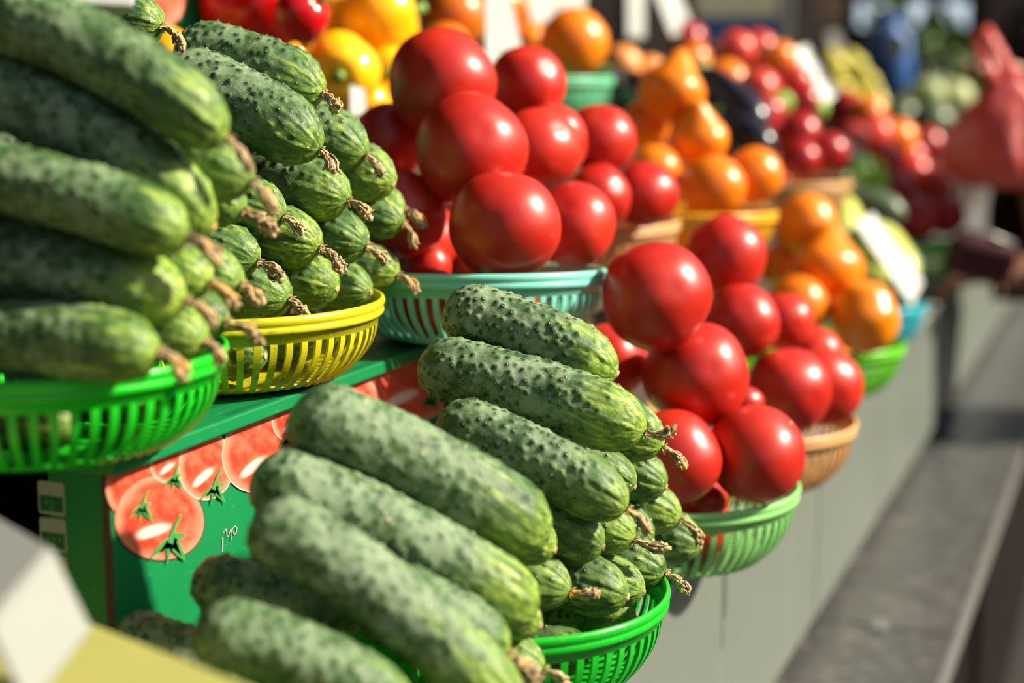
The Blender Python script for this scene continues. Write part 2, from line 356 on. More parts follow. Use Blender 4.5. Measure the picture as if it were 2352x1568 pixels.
PILE = dict(Y='cucumbers in the yellow basket', G='cucumbers in the bright green basket', P='cucumbers in the front green basket', Q='cucumbers in the nearest heap')
CUKES = [
((-0.5423,0.8099,1.3175),(-0.4453,0.8099,1.2913),0.0195,(0.0000,0.0000,0.0030),'b','hi',0.95,'Y','knobbly green cucumber lying topmost on the heap in the yellow basket'),
((-0.5264,0.7735,1.3049),(-0.4307,0.7784,1.2603),0.0200,(0.0000,0.0000,0.0030),'b','hi',0.55,'Y','long warty cucumber directly under the topmost one of the yellow basket heap'),
((-0.5219,0.8361,1.2905),(-0.4317,0.8361,1.2545),0.0191,(0.0000,0.0000,0.0000),'b','hi',0.56,'Y','green cucumber tucked under and behind the topmost one in the yellow basket'),
((-0.5410,0.8113,1.2594),(-0.4308,0.8113,1.2294),0.0188,(0.0000,0.0000,0.0000),'b','hi',0.75,'Y','plump cucumber with a dangling dried flower, below the two long ones over the yellow basket'),
((-0.5184,0.8659,1.2655),(-0.4280,0.8659,1.2354),0.0182,(0.0000,0.0000,0.0000),'scar','hi',0.95,'Y','bright green cucumber without a flower, on the tomato side of the yellow basket heap'),
((-0.5435,0.7612,1.2534),(-0.4449,0.7612,1.2238),0.0172,(0.0000,0.0000,0.0000),'b','hi',0.70,'Y','cucumber with a pale wax patch, third layer up, nearest the bright green basket'),
((-0.5475,0.7888,1.2317),(-0.4377,0.7888,1.2038),0.0183,(0.0000,0.0000,0.0000),'b','hi',0.95,'Y','dark cucumber with a long straw-coloured flower, middle of the second layer over the yellow basket'),
((-0.5305,0.8329,1.2288),(-0.4302,0.8329,1.2007),0.0171,(0.0000,0.0000,0.0000),'b','hi',0.59,'Y','cucumber with a flower pointing at the teal basket, second layer over the yellow basket'),
((-0.5222,0.8830,1.2352),(-0.4307,0.8830,1.2098),0.0153,(0.0000,0.0000,0.0000),'b','hi',1.00,'Y','light green cucumber with a blackened flower, sticking out beside the red tomatoes'),
((-0.5132,0.9088,1.2366),(-0.4426,0.9088,1.2164),0.0121,(0.0000,0.0000,0.0000),'b','hi',0.93,'Y','tiny cucumber tip peeping out above the blackened flower, near the red tomatoes'),
((-0.5495,0.7426,1.2277),(-0.4512,0.7426,1.2001),0.0155,(0.0000,0.0000,0.0000),'b','hi',0.66,'Y','small dark cucumber wedged above the striped grey-green one in the yellow basket'),
((-0.5478,0.7703,1.1956),(-0.4478,0.7703,1.1756),0.0191,(0.0000,0.0000,0.0000),'b','hi',0.45,'Y','grey-green striped cucumber with a bushy dried flower resting on the yellow rim'),
((-0.5388,0.8100,1.1975),(-0.4383,0.8100,1.1774),0.0175,(0.0000,0.0000,0.0000),'scar','hi',0.80,'Y','smooth bright green cucumber with a bare end resting on the yellow rim'),
((-0.5224,0.8408,1.1898),(-0.4321,0.8408,1.1718),0.0149,(0.0000,0.0000,0.0000),'scar','hi',0.45,'Y','small wrinkled cucumber with a bare star-shaped end resting on the yellow rim'),
((-0.5193,0.8730,1.1988),(-0.4293,0.8730,1.1788),0.0148,(0.0000,0.0000,0.0000),'b','hi',0.85,'Y','cucumber whose long flower hangs over the end of the yellow rim by the teal basket'),
((-0.6034,0.7650,1.3438),(-0.5234,0.7650,1.3288),0.0163,(0.0000,0.0000,0.0000),'b','hi',0.82,'Y','cucumber with a ragged tan flower scar beside the folded white price holder'),
((-0.4887,0.5700,1.3315),(-0.3789,0.6000,1.2738),0.0168,(0.0000,0.0000,0.0090),'b','lo',1.00,'G','topmost long cucumber of the bright green basket heap, blurred, under the white price holder'),
((-0.4982,0.5725,1.2981),(-0.3888,0.6027,1.2332),0.0173,(0.0000,0.0000,0.0110),'scar','lo',0.90,'G','curved cucumber bending down at its tip, second from the top over the bright green basket'),
((-0.4887,0.5475,1.2613),(-0.3822,0.5724,1.2323),0.0155,(0.0000,0.0000,0.0040),'b','lo',1.10,'G','straight cucumber with a yellowish spotted tip, third down over the bright green basket'),
((-0.5064,0.5557,1.2213),(-0.3904,0.5807,1.2032),0.0176,(0.0000,0.0000,0.0030),'b','lo',1.10,'G','thick cucumber with a yellow-green tip, fourth down over the bright green basket'),
((-0.4985,0.5358,1.1868),(-0.3877,0.5557,1.1844),0.0161,(0.0000,0.0000,0.0030),'b','lo',1.00,'G','lowest long cucumber lying along the rim of the bright green basket'),
((-0.4829,0.6291,1.2821),(-0.3846,0.6291,1.2526),0.0161,(0.0000,0.0000,0.0000),'b','lo',0.53,'G','plain light cucumber tip just under the topmost one of the bright green basket'),
((-0.4928,0.6655,1.2608),(-0.4115,0.6655,1.2354),0.0133,(0.0000,0.0000,0.0000),'b','lo',0.57,'G','small pale cucumber tip with a curled flower between the green and yellow baskets'),
((-0.4990,0.6132,1.2318),(-0.3984,0.6132,1.2067),0.0148,(0.0000,0.0000,0.0000),'b','lo',1.10,'G','yellowish cucumber tip squeezed behind the thick one of the bright green basket'),
((-0.5079,0.6530,1.2257),(-0.4067,0.6530,1.2004),0.0154,(0.0000,0.0000,0.0000),'b','lo',0.74,'G','grooved green cucumber tip with a tan flower touching the yellow basket'),
((-0.4921,0.5987,1.2017),(-0.3923,0.5987,1.1818),0.0146,(0.0000,0.0000,0.0000),'b','lo',0.84,'G','low cucumber tip above the bright green rim, behind the lowest long cucumber'),
((-0.4995,0.6293,1.2053),(-0.4004,0.6293,1.1855),0.0136,(0.0000,0.0000,0.0000),'b','lo',0.61,'G','low cucumber with an orange flower hanging where the green rim meets the yellow one'),
((-0.3674,0.8069,1.1711),(-0.2683,0.8220,1.1361),0.0180,(0.0000,0.0000,0.0040),'scar','hi',0.90,'P','warty cucumber in sharp focus lying topmost on the front heap'),
((-0.3725,0.7839,1.1429),(-0.2429,0.7938,1.1113),0.0187,(0.0000,0.0000,0.0030),'u','hi',1.10,'P','long warty cucumber in sharp focus with an upright brown flower, second from top'),
((-0.3491,0.8463,1.1308),(-0.2484,0.8463,1.0905),0.0189,(0.0000,0.0000,0.0000),'b','hi',1.10,'P','light green cucumber half hidden behind the long one with the upright brown flower'),
((-0.3415,0.8654,1.0917),(-0.2515,0.8654,1.0617),0.0174,(0.0000,0.0000,0.0000),'scar','hi',0.50,'P','short grey-green cucumber with a bare tip touching the red tomatoes of the front heap'),
((-0.3386,0.8869,1.0624),(-0.2484,0.8869,1.0364),0.0159,(0.0000,0.0000,0.0000),'b','hi',0.90,'P','striped cucumber with a drooping flower at the tomato side of the front heap'),
((-0.3428,0.9105,1.0355),(-0.2416,0.9105,1.0132),0.0181,(0.0000,0.0000,0.0000),'scar','hi',0.70,'P','dark cucumber sticking out furthest over the pale green tomato basket'),
((-0.3445,0.7478,1.1205),(-0.2412,0.7575,1.0780),0.0164,(0.0000,0.0000,0.0030),'b','hi',0.70,'P','long dull warty cucumber in sharp focus, third from the top of the front heap'),
((-0.3361,0.8218,1.1021),(-0.2569,0.8218,1.0724),0.0145,(0.0000,0.0000,0.0000),'scar','hi',0.51,'P','small cucumber tip between the second and third long ones of the front heap'),
((-0.3534,0.7612,1.0816),(-0.2552,0.7612,1.0541),0.0171,(0.0000,0.0000,0.0000),'scar','hi',0.50,'P','smooth dark-striped cucumber with no flower, beside the blurred long front cucumbers'),
((-0.3396,0.7985,1.0765),(-0.2500,0.7985,1.0486),0.0158,(0.0000,0.0000,0.0000),'s','hi',0.79,'P','cucumber with a twisted flower pointing sideways, middle of the front heap'),
((-0.3494,0.8576,1.0597),(-0.2567,0.8576,1.0308),0.0157,(0.0000,0.0000,0.0000),'scar','hi',0.63,'P','cucumber tip behind the twisted flower in the middle of the front heap'),
((-0.3320,0.8280,1.0418),(-0.2403,0.8280,1.0214),0.0173,(0.0000,0.0000,0.0000),'b','hi',0.50,'P','cucumber with a bushy double flower at the right end of the green rim'),
((-0.3443,0.7720,1.0445),(-0.2447,0.7720,1.0246),0.0161,(0.0000,0.0000,0.0000),'scar','hi',0.45,'P','plump dark cucumber with a round bare end lying on the front green rim'),
((-0.3342,0.7992,1.0372),(-0.2438,0.7992,1.0191),0.0147,(0.0000,0.0000,0.0000),'scar','hi',0.71,'P','small yellowish cucumber squeezed beside the plump one on the front green rim'),
((-0.3652,0.7396,1.0548),(-0.2659,0.7396,1.0349),0.0157,(0.0000,0.0000,0.0000),'s','hi',0.57,'P','cucumber with a curled golden flower where the blurred heap meets the front green rim'),
((-0.3647,0.6278,1.1468),(-0.2649,0.7032,1.0740),0.0191,(0.0000,0.0000,0.0050),'scar','lo',0.89,'Q','large blurred cucumber lying topmost on the nearest heap'),
((-0.3679,0.7199,1.0931),(-0.2672,0.7199,1.0629),0.0145,(0.0000,0.0000,0.0000),'scar','lo',1.00,'Q','pale cucumber tip poking out under the topmost blurred one of the nearest heap'),
((-0.3752,0.6080,1.1201),(-0.2576,0.6688,1.0469),0.0176,(0.0000,0.0000,0.0050),'scar','lo',0.93,'Q','long shaded cucumber lying just under the topmost blurred one of the nearest heap'),
((-0.3482,0.5649,1.1135),(-0.2422,0.6091,1.0185),0.0161,(0.0000,0.0000,0.0100),'scar','lo',0.86,'Q','bent cucumber dipping steeply through the nearest heap'),
((-0.3097,0.6105,1.0750),(-0.2611,0.6402,1.0372),0.0145,(0.0000,0.0000,0.0000),'b','lo',1.00,'Q','cucumber with a yellow-green tip between the bent one and the long shaded one'),
((-0.3599,0.5350,1.0733),(-0.2756,0.5700,1.0287),0.0160,(0.0000,0.0000,0.0050),'scar','lo',0.92,'Q','mottled cucumber closest to the camera in the nearest heap'),
((-0.3408,0.6847,1.0552),(-0.2615,0.6847,1.0353),0.0124,(0.0000,0.0000,0.0000),'scar','lo',1.10,'Q','tiny bright cucumber tip under the long shaded one, left of the green rim'),
((-0.3629,0.6904,1.0305),(-0.2621,0.6904,1.0103),0.0147,(0.0000,0.0000,0.0000),'b','lo',0.55,'Q','low cucumber with a withered flower in front of the green slats'),
((-0.4468,0.5946,1.0352),(-0.3439,0.6047,1.0145),0.0166,(0.0000,0.0000,0.0000),'scar','lo',0.67,'Q','dark shaded cucumber whose stem end lies against the tomato carton, near the yellow crate'),
((-0.4141,0.6150,1.0629),(-0.3338,0.6300,1.0434),0.0145,(0.0000,0.0000,0.0000),'scar','lo',0.76,'Q','dark cucumber whose stem end shows between the bent one and the tomato carton'),
((-0.5460,0.7560,1.1430),(-0.4560,0.7560,1.1450),0.0145,(0.0000,0.0000,0.0000),'scar','lo',0.64,'Y','shaded cucumber in the yellow basket, nearer of the two seen through its slats'),
((-0.5460,0.8200,1.1430),(-0.4510,0.8200,1.1450),0.0145,(0.0000,0.0000,0.0000),'scar','lo',0.64,'Y','shaded cucumber in the yellow basket, further of the two seen through its slats'),
((-0.5350,0.5710,1.1430),(-0.4450,0.5710,1.1450),0.0145,(0.0000,0.0000,0.0000),'scar','lo',0.64,'G','shaded cucumber in the bright green basket, nearer of the two seen through its slats'),
((-0.5350,0.6350,1.1430),(-0.4400,0.6350,1.1450),0.0145,(0.0000,0.0000,0.0000),'scar','lo',0.64,'G','shaded cucumber in the bright green basket, further of the two seen through its slats'),
((-0.3490,0.7520,0.9960),(-0.2590,0.7520,0.9980),0.0145,(0.0000,0.0000,0.0000),'scar','lo',0.64,'P','shaded cucumber in the front green basket, nearer of the two seen through its slats'),
((-0.3490,0.8160,0.9960),(-0.2540,0.8160,0.9980),0.0145,(0.0000,0.0000,0.0000),'scar','lo',0.64,'P','shaded cucumber in the front green basket, further of the two seen through its slats'),
((-0.3744,0.5764,1.0044),(-0.2857,0.5764,1.0044),0.0148,(0.0000,0.0000,0.0000),'scar','lo',0.64,'Q','shaded cucumber at the bottom of the nearest heap, low inside its basket'),
((-0.3826,0.6262,0.9980),(-0.2920,0.6262,0.9980),0.0151,(0.0000,0.0000,0.0000),'scar','lo',0.64,'Q','shaded cucumber at the bottom of the nearest heap, beside the front green basket'),
((-0.5409,0.6198,1.3126),(-0.4722,0.6598,1.2742),0.0140,(0.0000,0.0000,0.0000),'scar','lo',0.73,'G','shaded cucumber glimpsed in the gap between the two uppermost ones of the bright green basket'),
((-0.5447,0.6209,1.2745),(-0.4727,0.6410,1.2493),0.0160,(0.0000,0.0000,0.0000),'scar','lo',0.52,'G','shaded cucumber glimpsed in the gap above the straight spotted one of the bright green basket')
]
for c in CUKES: cucumber(*c[:7], PILE[c[7]], c[8])

# ------------------------------------------------------------------ round fruit
def fruit_mesh(kind, R, seed):
    g = np.random.default_rng(seed); nu, nv = 64, 44
    th = np.linspace(.0, math.pi, nv); ph = 2*math.pi*np.arange(nu)/nu
    TH, PH = np.meshgrid(th, ph, indexing='ij')
    sq = .93; lob = g.uniform(0, 6.28); r = np.ones_like(TH)
    s = np.sin(TH)
    if kind in ('red', 'scar', 'fred', 'pink'):
        sq = g.uniform(.90, .99)
        r *= 1+s**2*(.012*np.cos(5*PH+lob)+.016*np.cos(3*PH+lob*2)+.012*np.cos(2*PH+lob))
        r -= .16*np.exp(-(TH/.26)**2)+.03*np.exp(-((math.pi-TH)/.2)**2)
    elif kind in ('orange', 'dorange', 'porange'):
        r *= 1+s**2*.014*np.cos(4*PH+lob); r -= .12*np.exp(-(TH/.22)**2)
    elif kind == 'pear':
        r *= 1+.42*np.exp(-(TH/.34)**2)-.06*np.exp(-((TH-.9)/.3)**2); r *= 1+s**2*.03*np.cos(3*PH+lob)
    elif kind == 'ribbed':
        r *= 1+s**1.5*.045*np.cos(6*PH+lob); r -= .15*np.exp(-(TH/.25)**2); sq = .92
    else:   # bell pepper
        sq = 1.02
        r *= 1+s**1.3*(.085*np.abs(np.cos(2*PH+lob))-.05)+.05*s**6
        r -= .34*np.exp(-(TH/.34)**2)+.20*np.exp(-((math.pi-TH)/.30)**2)
        r *= 1+.05*np.cos(PH+lob)*s
    V = 1.025*R*r[..., None]*np.stack([s*np.cos(PH), s*np.sin(PH), np.cos(TH)*sq], -1)
    return mesh('fruit', V.reshape(-1, 3), gridfaces(nv, nu)), float(R*sq*(r[0, 0])), float(R*sq*r[-1, 0])
FR = {'red': ('tomato', 'tomato', 'red'), 'scar': ('tomato', 'tomato', 'red'), 'fred': ('tomato', 'tomato', 'fred'), 'pink': ('tomato', 'tomato', 'pink'),
      'orange': ('orange_tomato', 'tomato', 'orange'), 'pear': ('orange_tomato', 'tomato', 'orange'), 'ribbed': ('orange_tomato', 'tomato', 'orange'),
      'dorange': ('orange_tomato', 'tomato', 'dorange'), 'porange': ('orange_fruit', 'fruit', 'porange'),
      'ypep': ('yellow_pepper', 'bell pepper', 'yellow'), 'opep': ('yellow_pepper', 'bell pepper', 'oyellow'), 'rpep': ('red_pepper', 'bell pepper', 'rpepper')}
TP = dict(teal='red tomatoes in the teal basket', tan='red tomatoes in the upper tan basket', pale='red tomatoes in the pale green basket', tan2='red tomatoes in the lower tan basket',
          or1='orange tomatoes in the amber basket', or2='orange tomatoes in the lime basket', pep='bell peppers on the back tier', or3='orange tomatoes on the back tier',
          farA='fruit of the far heap behind the eggplants', farB='fruit of the second far heap', farC='tomatoes in the far green basket')
def fruit(p, R, kind, pile, label, rot=None, i=0):
    name, cat, mk = FR[kind]
    me, top, bot = fruit_mesh(kind, R, 100+i)
    o = link(name, me, M[mk], loc=Vector(p)); tag(o, label, cat, TP[pile])
    if rot is None:
        e = Euler((rng.uniform(-.7, .7)+math.pi*.9*(rng.uniform() < .6), rng.uniform(-.7, .7), rng.uniform(0, 6.28)))
        if kind in ('red', 'fred', 'pink', 'orange', 'dorange', 'porange'):
            v = (Vector((-.4, .8, -.25))+Vector(rng.uniform(-.5, .5, 3))).normalized(); e = (v.to_track_quat('Z', 'Y') @ Euler((0, 0, rng.uniform(0, 6))).to_quaternion()).to_euler()
        if kind == 'pear': e = Euler((rng.uniform(-.15, .15), .22, rng.uniform(0, 6.28)))
        if kind == 'ribbed': e = Euler((.2, 1.25, .25))
        if kind in ('ypep', 'opep', 'rpep'): e = Euler((rng.uniform(-.5, .5)+1.3, rng.uniform(-.4, .4), rng.uniform(0, 6.28)))
    else: e = rot
    o.rotation_euler = e
    if kind == 'scar':
        mb = MB(); mb.tube([(-.0042, 0, bot*-1-.0002), (-.001, .0006, -bot-.0010), (.0042, 0, -bot-.0002)], [.0006, .0016, .0006], 8, .6)
        tag(mb.obj('blossom_scar', M['dry'], o, True, loc=(0, 0, 0)), 'small brown slit scar')
    if kind in ('ypep', 'opep', 'rpep'):
        mb = MB(); mb.tube([(0, 0, top*.9), (.001, 0, top+.006), (.004, .002, top+.018)], [.006, .0042, .0048], 10)
        mb.lathe([(.004, top+.003), (.012, top+.002), (.013, top*.97), (.004, top*.9)], 14)
        tag(mb.obj('pepper_stem', M['stem'], o, True, loc=(0, 0, 0)), 'short green stem')
    return o
TOMS = [
((-0.4634,1.0153,1.2970),0.0374,'red','teal','large red tomato crowning the heap in the teal basket'),
((-0.4516,1.1513,1.2956),0.0299,'red','teal','red tomato at the top of the teal heap, in front of the white price strip'),
((-0.4201,0.9668,1.2526),0.0373,'red','teal','big red tomato with a yellowish blotch, at the centre of the teal heap'),
((-0.4074,1.0621,1.2498),0.0296,'red','teal','red tomato tight behind the big centre one of the teal heap'),
((-0.4237,1.1325,1.2532),0.0267,'red','teal','red tomato mostly hidden in the second row of the teal heap'),
((-0.5098,1.0217,1.2550),0.0267,'red','teal','dark red tomato at the cucumber end of the teal heap, upper of two'),
((-0.4641,0.9516,1.2095),0.0294,'red','teal','dark red tomato at the cucumber end of the teal heap, lower of two'),
((-0.3822,0.9326,1.2058),0.0354,'red','teal','large red tomato resting on the front of the teal rim'),
((-0.3678,1.0253,1.1995),0.0291,'red','teal','red tomato resting at the far end of the teal rim'),
((-0.4801,1.0485,1.1923),0.0199,'red','teal','shaded red tomato deep between the big ones of the teal heap'),
((-0.4535,0.9699,1.1725),0.0156,'red','teal','red tomato just showing above the teal rim, under the shaded gap'),
((-0.4114,1.2080,1.2514),0.0289,'red','tan','uppermost red tomato of the small heap in the tan basket behind the teal one'),
((-0.4036,1.1821,1.2070),0.0257,'red','tan','red tomato low in the tan basket, next to the teal heap'),
((-0.3895,1.2580,1.2044),0.0284,'red','tan','red tomato low in the tan basket, next to the orange tomatoes'),
((-0.2954,0.9865,1.1580),0.0357,'red','pale','large round red tomato crowning the heap in the pale green basket'),
((-0.2762,1.0178,1.1011),0.0356,'red','pale','large red tomato in the middle of the pale green basket heap'),
((-0.2303,1.0046,1.0528),0.0326,'scar','pale','red tomato with a small slit scar resting on the pale green rim'),
((-0.2761,0.9652,1.0552),0.0308,'red','pale','red tomato on the pale green rim right beside the cucumbers'),
((-0.3419,1.0294,1.1044),0.0257,'red','pale','red tomato behind the topmost front cucumbers'),
((-0.3318,1.0770,1.1029),0.0165,'red','pale','small red tomato glimpsed in the gap under the crowning one'),
((-0.2583,1.0894,1.0680),0.0132,'red','pale','small red tomato with a bright glint in the gap above the slit scar one'),
((-0.2623,1.0067,1.0160),0.0113,'red','pale','small red tomato low in the pale green basket between two large ones'),
((-0.3157,1.2464,1.1567),0.0328,'red','tan2','uppermost red tomato of the lower tan basket heap'),
((-0.2908,1.2042,1.1101),0.0297,'red','tan2','red tomato below the uppermost one in the lower tan basket heap'),
((-0.2775,1.3055,1.0963),0.0244,'red','tan2','red tomato in the back of the lower tan heap, touching the orange ones'),
((-0.2574,1.3404,1.0630),0.0242,'red','tan2','small red tomato at the back edge of the lower tan heap'),
((-0.2515,1.2050,1.0570),0.0333,'red','tan2','large red tomato resting on the lower tan rim'),
((-0.2374,1.2801,1.0474),0.0318,'red','tan2','red tomato at the outer end of the lower tan rim'),
((-0.4472,1.5383,1.2862),0.0333,'pear','or1','orange tomato with a pointed top, highest in its basket'),
((-0.4831,1.5632,1.2521),0.0252,'orange','or1','small orange tomato beside the highest pointed one'),
((-0.4136,1.5180,1.2413),0.0293,'pear','or1','orange tomato with a blunt knob just below the highest pointed one'),
((-0.4436,1.4671,1.2116),0.0254,'orange','or1','orange tomato behind the red ones at the left end of the amber basket'),
((-0.3849,1.4663,1.1971),0.0309,'orange','or1','round orange tomato resting in the middle of the amber rim'),
((-0.3600,1.5326,1.2056),0.0276,'orange','or1','round orange tomato at the outer end of the amber rim'),
((-0.3339,1.6620,1.1466),0.0325,'orange','or2','uppermost orange tomato of the lime basket heap'),
((-0.3018,1.6222,1.1058),0.0362,'pear','or2','heart-shaped orange tomato in the middle of the lime basket heap'),
((-0.3638,1.6759,1.0994),0.0227,'orange','or2','small orange tomato behind the red ones in the lime heap'),
((-0.3212,1.5720,1.0707),0.0311,'orange','or2','orange tomato low in the lime basket, beside the red ones'),
((-0.2571,1.5927,1.0607),0.0372,'ribbed','or2','ribbed orange tomato resting on the lime rim'),
((-0.6940,1.1537,1.3678),0.0434,'rpep','pep','large red bell pepper lying on top of the yellow peppers'),
((-0.6281,1.1113,1.3493),0.0214,'rpep','pep','small red bell pepper with a bright glint beside the large one'),
((-0.6540,1.3006,1.3527),0.0364,'ypep','pep','large lobed yellow bell pepper at the top end of the pepper heap'),
((-0.7113,1.3247,1.3682),0.0309,'ypep','pep','yellow bell pepper between the red ones and the large lobed one'),
((-0.6399,1.1973,1.3055),0.0318,'ypep','pep','glossy yellow bell pepper at the front of the pepper heap'),
((-0.6955,1.2101,1.3187),0.0265,'ypep','pep','yellow bell pepper showing just over the topmost yellow basket cucumber'),
((-0.6376,1.2796,1.3000),0.0258,'ypep','pep','yellow bell pepper touching the crowning red tomato'),
((-0.6356,1.2364,1.2737),0.0213,'ypep','pep','low yellow bell pepper behind the small white price slip'),
((-0.7138,1.0497,1.3208),0.0177,'opep','pep','orange-yellow bell pepper between the two cucumber heaps'),
((-0.5997,1.6678,1.3392),0.0378,'orange','or3','bright orange tomato standing in the mint basket'),
((-0.6717,1.7149,1.3422),0.0232,'orange','or3','orange tomato half hidden behind the white price strip'),
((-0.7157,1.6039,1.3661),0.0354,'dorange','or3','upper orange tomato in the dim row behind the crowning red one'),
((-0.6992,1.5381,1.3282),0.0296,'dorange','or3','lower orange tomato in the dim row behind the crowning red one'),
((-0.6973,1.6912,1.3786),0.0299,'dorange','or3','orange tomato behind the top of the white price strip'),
((-0.5835,2.3416,1.3400),0.0301,'pink','farA','pinkish red tomato highest in the far heap behind the amber basket'),
((-0.5757,2.4552,1.3457),0.0286,'pink','farA','pinkish red tomato second from the top of the far heap'),
((-0.5109,2.3138,1.3265),0.0269,'orange','farA','orange tomato high in the far heap beside the tilted white card'),
((-0.5610,2.1999,1.2939),0.0321,'orange','farA','orange tomato in the far heap above the black eggplants'),
((-0.5088,2.1762,1.2850),0.0291,'pink','farA','red tomato with a round glint in the middle of the far heap'),
((-0.4769,2.2670,1.2938),0.0276,'pink','farA','red tomato under the high orange one of the far heap'),
((-0.4532,2.2169,1.2668),0.0257,'fred','farA','red tomato beside the lower end of the tilted white card'),
((-0.4839,2.1144,1.2523),0.0271,'fred','farA','deep red tomato just behind the black eggplants'),
((-0.4688,2.0677,1.2213),0.0243,'fred','farA','deep red tomato near the eggplant tips in the far tan basket'),
((-0.4240,2.0517,1.2299),0.0273,'fred','farA','deep red tomato in the middle of the far tan basket'),
((-0.4106,1.9921,1.1984),0.0255,'fred','farA','deep red tomato at the front of the far tan rim'),
((-0.3828,2.0364,1.2058),0.0258,'fred','farA','deep red tomato at the outer end of the far tan rim'),
((-0.6010,2.1676,1.3242),0.0257,'orange','farA','orange tomato behind the pointed orange one'),
((-0.6651,2.3666,1.3580),0.0281,'fred','farA','red tomato below the steep white price card'),
((-0.6572,2.0206,1.3183),0.0256,'porange','farA','pale orange fruit just past the mint basket, nearer one'),
((-0.6307,2.0570,1.3070),0.0235,'porange','farA','pale orange fruit just past the mint basket, further one'),
((-0.5005,2.8261,1.2428),0.0356,'fred','farB','deep red tomato at the start of the second far heap'),
((-0.4555,2.7814,1.2387),0.0318,'orange','farB','orange tomato at the top of the second far heap'),
((-0.4317,2.7066,1.2054),0.0325,'pink','farB','orange-red tomato in the middle of the second far heap'),
((-0.4019,2.7720,1.1977),0.0331,'orange','farB','orange tomato at the outer side of the second far heap'),
((-0.4565,2.6404,1.1965),0.0318,'pink','farB','pink-red tomato behind the limp white slip'),
((-0.4063,2.6554,1.1680),0.0304,'pink','farB','red tomato low in the second far heap'),
((-0.3910,2.8250,1.1641),0.0306,'pink','farC','orange-red tomato at the top of the heap in the far green basket'),
((-0.3821,2.6015,1.1180),0.0355,'fred','farC','deep red tomato with a round glint at the near side of the far green basket'),
((-0.3716,2.7454,1.1422),0.0313,'pink','farC','pinkish tomato high in the far green basket'),
((-0.3298,2.7070,1.1234),0.0322,'pink','farC','pinkish tomato at the outer top of the far green basket heap'),
((-0.3344,2.5587,1.0770),0.0334,'fred','farC','deep red tomato resting on the far green rim, near side'),
((-0.2994,2.6279,1.0795),0.0326,'fred','farC','deep red tomato resting on the far green rim, outer side'),
((-0.3969,3.0975,1.1724),0.0367,'fred','farC','dull red tomato beyond the far green basket'),
((-0.4414,0.9414,1.1525),0.0233,'red','teal','red tomato seen through the teal slats on the cucumber side'),
((-0.3945,0.9541,1.1515),0.0235,'red','teal','red tomato seen through the middle front slats of the teal basket'),
((-0.4084,1.0019,1.1515),0.0235,'red','teal','red tomato seen through the outer slats of the teal basket'),
((-0.3240,1.0150,0.9940),0.0235,'red','pale','red tomato seen through the pale green slats on the cucumber side'),
((-0.2754,1.0260,0.9925),0.0236,'red','pale','red tomato seen through the middle front slats of the pale green basket'),
((-0.2881,1.0692,0.9939),0.0235,'red','pale','red tomato seen through the outer slats of the pale green basket'),
((-0.2850,1.2500,0.9940),0.0240,'red','tan2','red tomato seen through the slats of the lower tan basket'),
((-0.3020,1.6600,0.9940),0.0250,'orange','or2','orange tomato seen through the lime slats'),
((-0.4050,1.4900,1.1520),0.0250,'orange','or1','orange tomato seen through the amber slats'),
((-0.4720,1.3180,1.1530),0.0260,'red','tan','shaded red tomato at the bottom of the tan basket behind the teal one'),
((-0.4620,2.1050,1.1600),0.0270,'fred','farA','shaded deep red tomato low at the back of the far tan basket'),
((-0.4480,2.1750,1.1460),0.0270,'fred','farA','shaded deep red tomato lying between the far tan basket and the lettuce'),
((-0.4520,2.1850,1.2020),0.0260,'fred','farA','shaded deep red tomato under the lower end of the tilted white card'),
((-0.4747,0.9999,1.1889),0.0273,'red','teal','red tomato at the back of the teal basket, behind the big centre one'),
((-0.4425,1.0357,1.1753),0.0261,'red','teal','red tomato low at the back of the teal basket, toward the tan one'),
((-0.5880,2.4400,1.2880),0.0270,'fred','farA','shaded red tomato at the rear of the far heap, over the wooden crate')
]
for i, (p, R, kind, pile, lab) in enumerate(TOMS):
    rot = None
    if kind == 'scar':   # blossom end turned up towards the sun and the aisle
        v = Vector((.62, .02, .62)).normalized(); rot = (-v).to_track_quat('Z', 'Y').to_euler()
    fruit(p, R, kind, pile, lab, rot, i)

